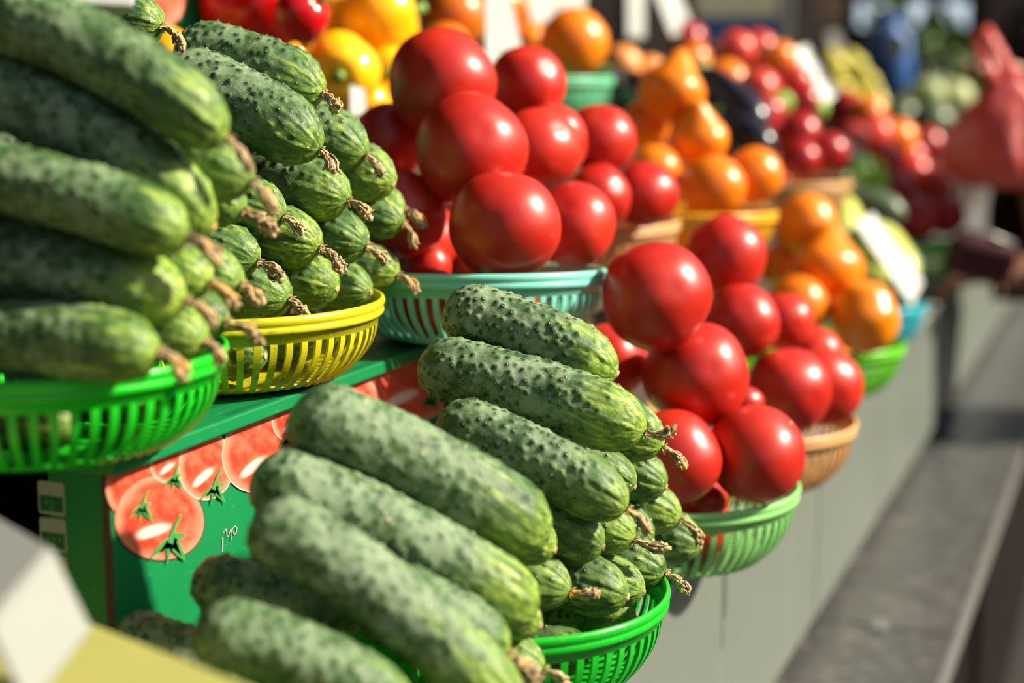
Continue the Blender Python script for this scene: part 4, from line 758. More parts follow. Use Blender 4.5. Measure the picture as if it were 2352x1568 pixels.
CALS = [[[(0.6525,1.0999),(0.6508,1.0997),(0.6491,1.0994),(0.6475,1.0991),(0.6460,1.0987),(0.6447,1.0982),(0.6434,1.0976),(0.6422,1.0969)],[(0.6525,1.0999),(0.6517,1.0995),(0.6508,1.0991),(0.6499,1.0988),(0.6489,1.0985),(0.6479,1.0983),(0.6468,1.0981),(0.6457,1.0979)],[(0.6525,1.0999),(0.6521,1.0991),(0.6517,1.0984),(0.6513,1.0976),(0.6510,1.0968),(0.6507,1.0960),(0.6505,1.0952),(0.6503,1.0944)],[(0.6525,1.0999),(0.6525,1.0992),(0.6524,1.0986),(0.6523,1.0980),(0.6522,1.0974),(0.6520,1.0968),(0.6518,1.0962),(0.6515,1.0957)],[(0.6525,1.0999),(0.6530,1.0989),(0.6537,1.0980),(0.6544,1.0970),(0.6551,1.0960),(0.6559,1.0951),(0.6568,1.0941),(0.6577,1.0932)],[(0.6525,1.0999),(0.6538,1.0988),(0.6550,1.0977),(0.6561,1.0966),(0.6571,1.0954),(0.6579,1.0943),(0.6586,1.0931),(0.6591,1.0919)],[(0.6525,1.0999),(0.6534,1.1001),(0.6544,1.1002),(0.6555,1.1003),(0.6566,1.1002),(0.6577,1.1001),(0.6588,1.1000),(0.6600,1.0998)],[(0.6518,1.0992),(0.6535,1.1021),(0.6550,1.1044),(0.6576,1.1061)]],
[[(0.6243,1.0918),(0.6224,1.0917),(0.6206,1.0914),(0.6188,1.0910),(0.6172,1.0906),(0.6157,1.0900),(0.6143,1.0894),(0.6130,1.0886)],[(0.6243,1.0918),(0.6234,1.0914),(0.6225,1.0910),(0.6216,1.0907),(0.6206,1.0904),(0.6196,1.0902),(0.6185,1.0900),(0.6174,1.0899)],[(0.6243,1.0918),(0.6237,1.0908),(0.6232,1.0898),(0.6227,1.0888),(0.6223,1.0877),(0.6219,1.0866),(0.6216,1.0856),(0.6214,1.0844)],[(0.6243,1.0918),(0.6242,1.0912),(0.6242,1.0906),(0.6241,1.0900),(0.6240,1.0894),(0.6238,1.0888),(0.6236,1.0882),(0.6233,1.0876)],[(0.6243,1.0918),(0.6249,1.0906),(0.6257,1.0894),(0.6265,1.0882),(0.6274,1.0870),(0.6284,1.0858),(0.6294,1.0846),(0.6305,1.0834)],[(0.6243,1.0918),(0.6259,1.0905),(0.6273,1.0891),(0.6286,1.0877),(0.6298,1.0862),(0.6308,1.0847),(0.6316,1.0832),(0.6323,1.0817)],[(0.6243,1.0918),(0.6252,1.0920),(0.6262,1.0922),(0.6273,1.0922),(0.6284,1.0922),(0.6295,1.0921),(0.6307,1.0919),(0.6319,1.0916)],[(0.6234,1.0911),(0.6254,1.0945),(0.6272,1.0971),(0.6302,1.0991)]],
[[(0.6887,1.0857),(0.6864,1.0855),(0.6843,1.0852),(0.6822,1.0848),(0.6802,1.0843),(0.6784,1.0837),(0.6767,1.0830),(0.6752,1.0821)],[(0.6887,1.0857),(0.6877,1.0852),(0.6866,1.0848),(0.6854,1.0844),(0.6842,1.0841),(0.6829,1.0838),(0.6816,1.0836),(0.6802,1.0835)],[(0.6887,1.0857),(0.6880,1.0845),(0.6874,1.0833),(0.6868,1.0821),(0.6863,1.0809),(0.6859,1.0796),(0.6856,1.0783),(0.6853,1.0770)],[(0.6887,1.0857),(0.6888,1.0849),(0.6887,1.0840),(0.6886,1.0832),(0.6884,1.0825),(0.6881,1.0817),(0.6878,1.0810),(0.6875,1.0802)],[(0.6887,1.0857),(0.6895,1.0844),(0.6904,1.0831),(0.6914,1.0818),(0.6924,1.0805),(0.6935,1.0792),(0.6947,1.0780),(0.6960,1.0767)],[(0.6887,1.0857),(0.6907,1.0842),(0.6924,1.0826),(0.6940,1.0810),(0.6955,1.0794),(0.6967,1.0777),(0.6977,1.0760),(0.6985,1.0744)],[(0.6887,1.0857),(0.6900,1.0859),(0.6914,1.0861),(0.6928,1.0861),(0.6943,1.0861),(0.6958,1.0859),(0.6974,1.0857),(0.6990,1.0854)],[(0.6877,1.0848),(0.6901,1.0888),(0.6923,1.0919),(0.6962,1.0942)]],
[[(0.6478,1.0681),(0.6445,1.0679),(0.6413,1.0675),(0.6383,1.0670),(0.6355,1.0663),(0.6328,1.0654),(0.6304,1.0644),(0.6282,1.0632)],[(0.6478,1.0681),(0.6464,1.0675),(0.6450,1.0670),(0.6435,1.0665),(0.6419,1.0661),(0.6403,1.0658),(0.6386,1.0655),(0.6368,1.0654)],[(0.6478,1.0681),(0.6469,1.0666),(0.6461,1.0650),(0.6453,1.0634),(0.6447,1.0618),(0.6441,1.0602),(0.6437,1.0585),(0.6433,1.0568)],[(0.6478,1.0681),(0.6478,1.0672),(0.6477,1.0662),(0.6476,1.0653),(0.6474,1.0644),(0.6471,1.0635),(0.6467,1.0627),(0.6463,1.0619)],[(0.6478,1.0681),(0.6488,1.0663),(0.6500,1.0644),(0.6513,1.0625),(0.6527,1.0606),(0.6542,1.0588),(0.6558,1.0569),(0.6576,1.0550)],[(0.6478,1.0681),(0.6501,1.0662),(0.6522,1.0641),(0.6541,1.0621),(0.6558,1.0599),(0.6573,1.0578),(0.6585,1.0556),(0.6594,1.0535)],[(0.6478,1.0681),(0.6494,1.0684),(0.6512,1.0686),(0.6530,1.0686),(0.6550,1.0685),(0.6570,1.0683),(0.6591,1.0679),(0.6611,1.0674)],[(0.6465,1.0670),(0.6495,1.0721),(0.6522,1.0760),(0.6569,1.0789)]],
[[(0.7674,1.0953),(0.7653,1.0951),(0.7633,1.0949),(0.7614,1.0945),(0.7596,1.0941),(0.7580,1.0935),(0.7565,1.0929),(0.7551,1.0922)],[(0.7674,1.0953),(0.7665,1.0949),(0.7655,1.0945),(0.7645,1.0942),(0.7634,1.0940),(0.7623,1.0937),(0.7611,1.0936),(0.7599,1.0934)],[(0.7674,1.0953),(0.7669,1.0945),(0.7664,1.0937),(0.7660,1.0928),(0.7656,1.0920),(0.7653,1.0911),(0.7651,1.0902),(0.7649,1.0894)],[(0.7674,1.0953),(0.7674,1.0947),(0.7674,1.0942),(0.7673,1.0936),(0.7672,1.0931),(0.7670,1.0926),(0.7668,1.0921),(0.7665,1.0916)],[(0.7674,1.0953),(0.7680,1.0944),(0.7687,1.0935),(0.7695,1.0925),(0.7703,1.0916),(0.7712,1.0907),(0.7721,1.0898),(0.7731,1.0889)],[(0.7674,1.0953),(0.7689,1.0942),(0.7703,1.0931),(0.7715,1.0920),(0.7727,1.0908),(0.7736,1.0897),(0.7744,1.0885),(0.7750,1.0873)],[(0.7674,1.0953),(0.7684,1.0955),(0.7694,1.0956),(0.7705,1.0956),(0.7717,1.0956),(0.7728,1.0955),(0.7741,1.0954),(0.7753,1.0952)],[(0.7666,1.0947),(0.7684,1.0975),(0.7701,1.0998),(0.7731,1.1015)]],
[[(0.9604,1.0820),(0.9573,1.0818),(0.9542,1.0815),(0.9514,1.0811),(0.9487,1.0806),(0.9462,1.0799),(0.9439,1.0791),(0.9418,1.0783)],[(0.9604,1.0820),(0.9591,1.0815),(0.9577,1.0811),(0.9562,1.0808),(0.9547,1.0804),(0.9530,1.0802),(0.9513,1.0800),(0.9496,1.0798)],[(0.9604,1.0820),(0.9597,1.0810),(0.9590,1.0799),(0.9584,1.0788),(0.9579,1.0777),(0.9575,1.0766),(0.9571,1.0754),(0.9568,1.0743)],[(0.9604,1.0820),(0.9605,1.0812),(0.9605,1.0805),(0.9604,1.0797),(0.9602,1.0790),(0.9599,1.0783),(0.9596,1.0776),(0.9592,1.0769)],[(0.9604,1.0820),(0.9617,1.0805),(0.9631,1.0790),(0.9647,1.0775),(0.9663,1.0760),(0.9681,1.0745),(0.9700,1.0730),(0.9720,1.0715)],[(0.9604,1.0820),(0.9631,1.0805),(0.9655,1.0789),(0.9677,1.0772),(0.9696,1.0756),(0.9713,1.0739),(0.9727,1.0722),(0.9739,1.0705)],[(0.9604,1.0820),(0.9621,1.0823),(0.9639,1.0824),(0.9657,1.0824),(0.9677,1.0824),(0.9697,1.0822),(0.9718,1.0820),(0.9739,1.0817)],[(0.9592,1.0812),(0.9620,1.0850),(0.9647,1.0881),(0.9694,1.0903)]]]
for i, P in enumerate(PRINTS): outline_disc(c1, X+.0002+.0001*i, P, line='pdark' if i in (0, 1) else 'pline')
for C_ in CALS:
    b = MB(); k = 1+.8*(C_[0][0][1] < 1.07)
    sz = (Vector(C_[0][-1])-Vector(C_[0][0])).length
    for j, st in enumerate(C_):
        if j < 7: stroke(b, X+.0012, st, [sz*w_ for w_ in (.10, .13, .125, .11, .085, .06, .035, .008)])
        else: stroke(b, X+.00125, st, [sz*.13, sz*.085, sz*.065, sz*.055])
    b.obj('printed_calyx', M['pcal'], c1)
b = MB()
stroke(b, X+.0004, [(0.6966,1.0591), (0.6972,1.0584)], .0006)
stroke(b, X+.0004, [(0.6960,1.0563), (0.6960,1.0527), (0.6954,1.0485)], .0005)
stroke(b, X+.0004, [(0.6979,1.0588), (0.6997,1.0600), (0.7004,1.0578), (0.7003,1.0556), (0.7020,1.0554), (0.7039,1.0581), (0.7049,1.0590), (0.7047,1.0561), (0.7043,1.0523)], .0004)
stroke(b, X+.0004, [(0.7047,1.0557), (0.7061,1.0582), (0.7088,1.0592), (0.7105,1.0573), (0.7100,1.0552), (0.7077,1.0546), (0.7069,1.0565)], .0004)
b.obj('printed_lettering', M['white'], c1)
# handling marks on the side flap
yf = .601+.003-.0003
M['pdarkgreen'] = plain('printed_dark_green', (.004, .10, .035), .5)
for k, zc in enumerate((1.0975, 1.0790, 1.0605)):
    b = MB(); n = 5; V = []
    for (sx, sz, a0) in ((1, 1, 0), (-1, 1, 90), (-1, -1, 180), (1, -1, 270)):
        for j in range(n):
            a = math.radians(a0+90*j/(n-1)); V.append((-.4870+sx*.0062+.0018*math.cos(a), yf, zc+sz*.0066+.0018*math.sin(a)))
    b.add(V, [tuple(range(len(V)))[::-1]]); b.obj('printed_mark', M['cream'], c1)
    b = MB(); b.box((-.4938, yf-.0003, zc-.0068), (-.4802, yf-.0001, zc+.0010)); b.obj('printed_mark', M['pdarkgreen'], c1)
    b = MB()
    for q in range(2+k % 2): b.box((-.4905+.0034*q, yf-.0006, zc-.0030), (-.4888+.0034*q, yf-.0004, zc-.0012))
    b.box((-.4880, yf-.0006, zc-.0055), (-.4858, yf-.0004, zc-.0040)); b.obj('printed_mark', M['pcal'], c1)
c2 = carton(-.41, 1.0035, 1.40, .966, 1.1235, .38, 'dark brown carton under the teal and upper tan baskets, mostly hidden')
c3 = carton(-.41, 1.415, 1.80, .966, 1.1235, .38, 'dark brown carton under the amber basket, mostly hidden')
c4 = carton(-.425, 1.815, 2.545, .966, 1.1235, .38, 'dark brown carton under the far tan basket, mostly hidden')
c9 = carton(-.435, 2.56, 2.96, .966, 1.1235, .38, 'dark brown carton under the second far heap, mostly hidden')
bx = empty('wooden_crate', (-.6, 2.3, 1.124), 'wooden crate under the upper part of the far heap, mostly hidden', 'crate')
for z in (1.1245, 1.163, 1.202):
    b = MB(); b.box((-.497, 2.09, z), (-.488, 2.53, z+.034)); b.box((-.722, 2.09, z), (-.713, 2.53, z+.034)); b.box((-.712, 2.09, z), (-.498, 2.099, z+.034)); b.box((-.712, 2.521, z), (-.498, 2.53, z+.034)); b.obj('slat', M['wood'], bx)
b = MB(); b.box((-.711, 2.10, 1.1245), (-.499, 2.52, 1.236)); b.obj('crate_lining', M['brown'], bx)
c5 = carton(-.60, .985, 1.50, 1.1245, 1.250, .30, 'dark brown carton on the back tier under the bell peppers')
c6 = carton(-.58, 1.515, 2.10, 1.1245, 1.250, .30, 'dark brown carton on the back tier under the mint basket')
c7 = carton(-.735, .80, 1.14, 1.2505, 1.385, .25, 'green carton with a red print standing behind the bell peppers', mat='cgreen')
disc(c7, -.7346, 1.05, 1.372, .06, .038, 0, .02, clipz=1.376)
b = MB(); b.box((-.98, .80, .966), (-.905, 1.6, 1.2495)); tag(b.obj('support_board', M['wood']), 'plain wooden board propping up the rear of the back tier', 'board')
for (y0, y1, xf, zt, lab) in ((3.0, 3.9, -.42, 1.145, 'low dark wooden step under the far cabbages'), (4.03, 4.55, -.42, 1.25, 'middle dark wooden step under the far herbs and the blue sack'), (4.56, 5.10, -.50, 1.367, 'high dark wooden step under the shaded herb bunches')):
    b = MB(); b.box((-1.3 if zt < 1.3 else -.9, y0, .966), (xf, y1, zt)); tag(b.obj('display_step', M['brown'], bevel=.006), lab, 'shelf', 'wooden steps at the far end')

b = MB(); b.box((-.80, 3.60, 1.1455), (-.61, 3.975, 1.218)); tag(b.obj('wooden_crate', M['wood'], bevel=.004), 'wooden crate under the yellow-green pears, mostly hidden', 'crate')
# ------------------------------------------------------------------ cards
def card(P, label, th=.0008, mat='white', name='price_card', cat='price tag', group='white price cards among the produce', stick=0):
    P = [Vector(p) for p in P]; n = (P[1]-P[0]).cross(P[3]-P[0]).normalized()*th
    c = sum(P, Vector())/4
    root = empty(name, c, label, cat, group)
    mb = MB(); V = [p-c+n for p in P]+[p-c-n for p in P]
    mb.add(V, [(0, 1, 2, 3), (7, 6, 5, 4), (0, 4, 5, 1), (1, 5, 6, 2), (2, 6, 7, 3), (3, 7, 4, 0)])
    mb.obj('card_sheet', M[mat], root, loc=(0, 0, 0))
    if stick:
        m_ = (P[2]+P[3])/2-c; sk_ = MB(); sk_.tube([m_+n*2+Vector((0, 0, .02)), m_+n*2-Vector((0, 0, stick))], .0013, 6); sk_.obj('stick', M['wood'], root, loc=(0, 0, 0))
    return root
card([(-0.6008,1.4157,1.3988), (-0.5966,1.4561,1.4011), (-0.5790,1.4689,1.3120), (-0.5882,1.3875,1.3057)], 'tall white price strip standing behind the crowning red tomato', stick=.10)
card([(-0.7206,1.8105,1.4304), (-0.7057,2.0156,1.4427), (-0.6859,1.9468,1.3809), (-0.6884,1.7674,1.3623)], 'pinkish white price card above the bright orange tomato', mat='cream', stick=.10)
card([(-0.7151,2.2098,1.4489), (-0.7150,2.3425,1.4568), (-0.7066,2.3064,1.3596), (-0.7051,2.1866,1.3593)], 'upright white price card in the dim row beyond the mint basket', stick=.12)
card([(-0.7086,2.2997,1.4477), (-0.7158,2.4515,1.4566), (-0.6752,2.4316,1.3770), (-0.6660,2.2793,1.3611)], 'steep white price card leaning beside the upright one', stick=.12)
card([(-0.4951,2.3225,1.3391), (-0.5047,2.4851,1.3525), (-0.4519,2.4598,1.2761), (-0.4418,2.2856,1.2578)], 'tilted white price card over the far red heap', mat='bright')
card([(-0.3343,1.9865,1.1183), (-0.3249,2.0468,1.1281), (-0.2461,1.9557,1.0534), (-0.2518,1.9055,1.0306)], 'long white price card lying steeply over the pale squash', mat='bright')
card([(-0.4623,2.5297,1.2026), (-0.4625,2.6399,1.2072), (-0.4085,2.6088,1.1567), (-0.4108,2.4973,1.1501)], 'limp white slip between the two far red heaps', mat='cream')
card([(-0.6138,1.1618,1.2943), (-0.6073,1.1747,1.2907), (-0.5896,1.1452,1.2693), (-0.5977,1.1310,1.2696)], 'small white price slip in front of the yellow peppers')
card([(-0.7814,4.0797,1.4142), (-0.7529,4.0924,1.4208), (-0.7055,4.0412,1.3347), (-0.7411,4.0237,1.3173)], 'cream tag stuck in the yellow-green pears', mat='cream')
card([(-0.5686,4.3716,1.3438), (-0.5236,4.3915,1.3530), (-0.4982,4.3349,1.2863), (-0.5465,4.3126,1.2704)], 'pale tag standing behind the cabbages', mat='cream', stick=.03)
def bent_card(Q, label, mats, names, th=.0012):
    """Folded sheet: Q is a list of edges (pairs of points); each panel spans two successive edges."""
    c = sum((Vector(p) for e in Q for p in e), Vector())/(2*len(Q))
    root = empty('price_card', c, label, 'price tag', 'folded white price holders')
    for i in range(len(Q)-1):
        P = [Vector(Q[i][0]), Vector(Q[i][1]), Vector(Q[i+1][1]), Vector(Q[i+1][0])]
        n = (P[1]-P[0]).cross(P[3]-P[0]).normalized()*th
        mb = MB(); V = [p-c+n for p in P]+[p-c-n for p in P]
        mb.add(V, [(0, 1, 2, 3), (7, 6, 5, 4), (0, 4, 5, 1), (1, 5, 6, 2), (2, 6, 7, 3), (3, 7, 4, 0)])
        mb.obj(names[i], M[mats[i]], root, loc=(0, 0, 0), bevel=.0008)
    return root
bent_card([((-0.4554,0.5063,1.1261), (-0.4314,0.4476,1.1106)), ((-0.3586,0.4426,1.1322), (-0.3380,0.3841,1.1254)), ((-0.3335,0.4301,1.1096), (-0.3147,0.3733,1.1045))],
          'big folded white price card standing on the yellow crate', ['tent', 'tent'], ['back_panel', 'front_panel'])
pc = bent_card([((-0.5380,0.6683,1.3593), (-0.4810,0.6906,1.3549)), ((-0.4628,0.5849,1.3346), (-0.4346,0.6124,1.3330)), ((-0.5013,0.6283,1.3282), (-0.4776,0.6536,1.3245))],
          'folded white price holder resting over the topmost blurred cucumber', ['white', 'cream'], ['front_panel', 'under_panel'])
mb = MB(); mb.tube([Vector(p)-pc.location for p in ((-0.4505,0.5881,1.3372), (-0.4514,0.5878,1.3345), (-0.4542,0.5874,1.3328))], .0007, 6)
mb.obj('handwriting', M['ink'], pc, loc=(0, 0, 0))

# yellow crate at the near corner
M['ycrate'] = plastic('plastic_straw_yellow', (.36, .345, .095), .5, .05)
p1 = Vector((-.362, .479, 0)); e = Vector((.945, -.327, 0)); nrm = Vector((-.327, -.945, 0))
Rm = Matrix(((e.x, nrm.x, 0, p1.x), (e.y, nrm.y, 0, p1.y), (0, 0, 1, 0), (0, 0, 0, 1)))
yc = empty('yellow_crate', (-.40, .38, .966), 'straw-yellow crate with a flat lid at the near corner, under the big folded card', 'crate')
b = MB(); b.box((-.22, .008, .967), (.085, .26, 1.078), Rm); b.obj('crate_body', M['ycrate'], yc, bevel=.004)
b = MB(); b.box((-.23, 0, 1.0785), (.093, .27, 1.0905), Rm); b.obj('crate_lid', M['ycrate'], yc, bevel=.004)

# ------------------------------------------------------------------ eggplants, squash and other long produce
def long_fruit(name, A, B, R, mat, label, cat, group, cap=True, fat=.35, bendz=0.0):
    A = np.array(A); B = np.array(B); L = np.linalg.norm(B-A); nu, nv = 40, 48
    t = (1-np.cos(np.linspace(0, math.pi, nv)))/2
    pr = np.sqrt(np.clip(1-np.abs(2*t-1)**3.0, 0, 1))*(1-fat*(1-t)); pr = np.maximum(pr, .01)
    a, u, w = frame(B-A); ph = 2*math.pi*np.arange(nu)/nu
    ctr_ = A[None]+(B-A)[None]*t[:, None]+np.array([0, 0, bendz])[None]*(4*t*(1-t))[:, None]
    V = ctr_[:, None]+R*pr[:, None, None]*(np.cos(ph)[None, :, None]*u+np.sin(ph)[None, :, None]*w)
    base = ctr_.mean(0)
    o = link(name, mesh(name, (V-base).reshape(-1, 3), gridfaces(nv, nu)), M[mat], loc=Vector(base)); tag(o, label, cat, group)
    if cap:
        mb = MB(); d_ = Vector(a); s = Vector(A-base)
        mb.tube([s+d_*.012, s, s-d_*.012, s-d_*.024], [R*.60, R*.40, R*.17, R*.14], 12)
        mb.obj('stem_cap', M['stem'], o, True, loc=(0, 0, 0))
    return o
EG = 'dark eggplants behind the orange tomatoes'
long_fruit('eggplant', (-0.5470,1.9902,1.3111), (-0.4402,1.9113,1.2410), .030, 'egg', 'large glossy black eggplant behind the pointed orange tomato', 'eggplant', EG)
long_fruit('eggplant', (-0.5045,1.9209,1.2561), (-0.4196,1.8711,1.2149), .026, 'egg', 'smaller black eggplant lying lower, by the round orange tomatoes', 'eggplant', EG)
long_fruit('eggplant', (-0.6315,1.8556,1.3000), (-0.5315,1.7488,1.2723), .030, 'egg', 'dark purple eggplant between the mint basket and the orange tomatoes', 'eggplant', EG)
SQ = 'squash in the cyan basket'
long_fruit('squash', (-0.3692,2.0756,1.1445), (-0.3430,1.9845,1.0663), .026, 'squash', 'pale yellow-green squash standing beside the orange tomatoes', 'squash', SQ, fat=.1)
long_fruit('squash', (-0.3324,1.9644,1.0525), (-0.2744,1.9429,1.0460), .025, 'squash', 'pale squash lying low under the long white card', 'squash', SQ, fat=.1)
long_fruit('squash', (-0.3287,2.0961,1.1068), (-0.2728,2.0191,1.0406), .028, 'squash', 'pale green squash mostly covered by the long white card', 'squash', SQ, fat=.1)
long_fruit('squash', (-0.4286,2.2219,1.1184), (-0.3050,2.2056,1.1150), .026, 'marrow', 'dark grey-green marrow lying across behind the pale squash', 'squash', SQ, fat=.1, bendz=.008)
long_fruit('squash', (-0.3232,2.1387,1.0886), (-0.2736,2.0845,1.0412), .024, 'marrow', 'green marrow edge showing past the long white card', 'squash', SQ, fat=.1)

def small_round(name, p, R, mat, label, cat, group, kind='orange', sx=1.0):
    me, _, _ = fruit_mesh(kind, R, int(abs(hash((round(p[0], 3), round(p[2], 3)))) % 999)); o = link(name, me, M[mat], loc=Vector(p)); o.rotation_euler = (rng.uniform(-.4, .4), rng.uniform(-.4, .4), rng.uniform(0, 6))
    o.scale = (1, 1, sx); return tag(o, label, cat, group)
small_round('green_pepper', (-0.4707,2.1443,1.2671), .017, 'lettuce', 'small green pepper lying among the far red heap, nearer one', 'pepper', 'green peppers in the far heap', 'ypep')
small_round('green_pepper', (-0.4368,2.2219,1.2577), .017, 'lettuce', 'small green pepper below the tilted white card', 'pepper', 'green peppers in the far heap', 'ypep')
def leaf_bunch(name, p, S, mat, label, cat, group, n=70, seed=0):
    g = np.random.default_rng(seed); root = empty(name, Vector(p)-Vector((0, 0, S*.9)), label, cat, group)
    mb = MB(); st = MB(); c0 = Vector((0, 0, .1*S))
    for i in range(n):
        q = Vector(g.normal(0, 1, 3)); q.normalize(); q = Vector((q.x*S*.8, q.y*S*.8, S*.9+q.z*S*.85))*1.0
        d_ = (q-c0).normalized(); x = d_.orthogonal().normalized(); x = (Matrix.Rotation(g.uniform(0, 6.28), 3, d_) @ x); y = d_
        l = S*g.uniform(.28, .5); wdt = l*.42; nn = x.cross(y)*l*.12; V = []
        for k, ww in enumerate((.1, .8, 1, .7, .05)):
            s_ = -.5+k/4; V += [q+y*l*s_-x*wdt*ww+nn*ww, q+y*l*s_, q+y*l*s_+x*wdt*ww+nn*ww]
        mb.add(V, [(3*k+j, 3*k+j+1, 3*k+j+4, 3*k+j+3) for k in range(4) for j in range(2)])
        if i % 4 == 0: st.tube([c0*.0, c0+(q-c0)*.5, q], [.0022, .0016, .001], 5)
    lv = mb.obj('leaves', M[mat], root, True, loc=(0, 0, 0)); tag(lv, kind='stuff')
    st.obj('stems', M['stem'], root, True, loc=(0, 0, 0)); return root
leaf_bunch('lettuce', (-0.3927,2.3956,1.1523), .036, 'lettuce', 'bright green lettuce head in front of the limp white slip', 'lettuce', None, 60, 3)
HB_ = 'herb bunches at the far end of the stall'
leaf_bunch('herb_bunch', (-0.5429,4.2802,1.3855), .058, 'leaf', 'dark green herb bunch next to the blue sack', 'herbs', HB_, 90, 5)
leaf_bunch('herb_bunch', (-0.4542,4.1971,1.3329), .085, 'leaf', 'green herb bunch beside the red carrier bag', 'herbs', HB_, 90, 6)
leaf_bunch('herb_bunch', (-0.5879,4.8181,1.4364), .074, 'leaf', 'shaded herb bunch high behind the pale tag', 'herbs', HB_, 80, 7)
leaf_bunch('herb_bunch', (-0.7807,5.0777,1.4883), .08, 'leaf', 'shaded herb bunch above the blue sack', 'herbs', HB_, 80, 8)
leaf_bunch('herb_bunch', (-0.4160,3.4177,1.1714), .05, 'leaf', 'dark green herb bunch under the cabbages', 'herbs', HB_, 80, 9)
PG = 'yellow-green pears at the far end of the stall'
for (q, lab) in (((-0.7332,3.9201,1.3317), 'yellow-green pear at the near top of its far heap'), ((-0.6963,3.9894,1.3300), 'yellow-green pear under the cream tag'), ((-0.6888,3.7637,1.2746), 'yellow-green pear low in its heap, above the second red heap'),
                 ((-0.6505,3.8912,1.2896), 'yellow-green pear at the side of the blue sack'), ((-0.6369,3.7240,1.2419), 'yellow-green pear at the bottom of its far heap'), ((-0.6187,3.8410,1.2434), 'yellow-green pear at the foot of the blue sack')):
    small_round('pear', q, .034, 'lemon', lab, 'pear', PG, 'pear')
CG = 'cabbages at the far end of the stall'
for (q, R, mt, lab) in (((-0.5005,3.8912,1.2568), .047, 'cabbage', 'yellowish cabbage below the pale tag, nearer one'), ((-0.4540,4.0184,1.2514), .048, 'cabbage', 'yellowish cabbage below the pale tag, closer to the red bag'), ((-0.4590,3.6785,1.1977), .05, 'marrow', 'dull green cabbage in front of the yellowish ones'), ((-0.5520,3.8073,1.2106), .045, 'marrow', 'dull green cabbage next to the second red heap')):
    small_round('cabbage', q, R, mt, lab, 'cabbage', CG, 'orange')

# far end: sack, crates, post, sign boards
M['blue'] = plain('blue_sacking', (.014, .09, .30), .5, nscale=30, var=.4); M['bluep'] = plain('blue_paint', (.02, .10, .28), .5); M['palebl'] = plain('pale_blue_board', (.40, .53, .72), .5, var=.06); M['py'] = plain('pale_yellow_board', (.76, .74, .48), .6)
s0 = Vector((-0.6799,4.4366,1.3472)); sk = empty('blue_sack', s0-Vector((0, 0, .096)), 'blue sack with a round white label among the herbs', 'sack')
mb = MB(); mb.lathe([(.001, 0), (.055, .002), (.070, .04), (.072, .10), (.062, .16), (.035, .19), (.028, .20), (.045, .225), (.040, .228), (.001, .21)], 28); mb.obj('sack_body', M['blue'], sk, True, loc=(0, 0, 0))
mb = MB(); n = 28; dv = (Vector((0, 0, 1.3))-s0); dv.z = 0; dv.normalize(); sx = Vector((-dv.y, dv.x, 0)); cc = dv*.0725+Vector((0, 0, .135))+sx*.02
for rr in (0,): mb.add([cc]+[cc+sx*math.cos(2*math.pi*i/n)*.03+Vector((0, 0, 1))*math.sin(2*math.pi*i/n)*.036 for i in range(n)]+[cc+dv*.001]+[cc+dv*.001+sx*math.cos(2*math.pi*i/n)*.03+Vector((0, 0, 1))*math.sin(2*math.pi*i/n)*.036 for i in range(n)], [(n+1, n+2+i, n+2+(i+1) % n) for i in range(n)]+[(1+i, 1+(i+1) % n, n+2+(i+1) % n, n+2+i) for i in range(n)])
mb.obj('round_label', M['white'], sk, loc=(0, 0, 0))
def slab(name, A, w, h, dep, mat, label, cat, group=None, kind=None, rz=22):
    A = Vector(A); mb = MB(); mb.box((-w/2, 0, -h/2), (w/2, dep, h/2)); o = mb.obj(name, M[mat], None, bevel=.004, loc=A); o.rotation_euler = (0, 0, math.radians(rz)); return tag(o, label, cat, group, kind)
cr = empty('stacked_crate', (-1.1432,4.5930,1.4326), 'pale yellow crate with a blue lower band at the far end of the stall', 'crate')
for (nm, mt, z0, z1) in (('upper_band', 'py', .045, .26), ('lower_band', 'bluep', -.02, .044)):
    mb = MB(); mb.box((-.125, 0, z0-(.16 if nm[0] == 'l' else 0)), (.125, .25, z1), Matrix.Rotation(math.radians(22), 4, 'Z')); mb.obj(nm, M[mt], cr, bevel=.004, loc=(0, 0, 0))
slab('wooden_crate', (*(-1.1056,4.2668,1.3590)[:2], 1.32), .20, .135, .25, 'wood', 'brown wooden crate in front of the pale yellow crate', 'crate')
slab('metal_post', (*(-0.9883,4.5424,1.4112)[:2], 1.925), .035, 1.345, .035, 'steel', 'slim grey metal post beside the pale yellow crate', 'post')
slab('dark_pillar', (*(-0.4025,5.2954,1.5446)[:2], 1.78), .22, 1.62, .2, 'brown', 'dark brown pillar behind the hand holding the red bag', 'pillar')
for (q, w_, lab) in (((-1.1828,7.2286,1.5805), .17, 'pale blue board hanging far back above the pears'), ((-1.0220,7.5152,1.5964), .11, 'narrow pale blue board hanging far back between the two wider ones'), ((-0.8125,7.3782,1.5805), .22, 'wide pale blue board hanging far back beside the dark pillar')):
    slab('sign_board', q, w_, .11, .02, 'palebl', lab, 'sign', 'pale blue boards at the back', rz=52)
slab('sign_board', (-1.2643,6.6498,1.5854), .12, .10, .02, 'wood', 'dim beige board far back beside the grey post', 'sign')
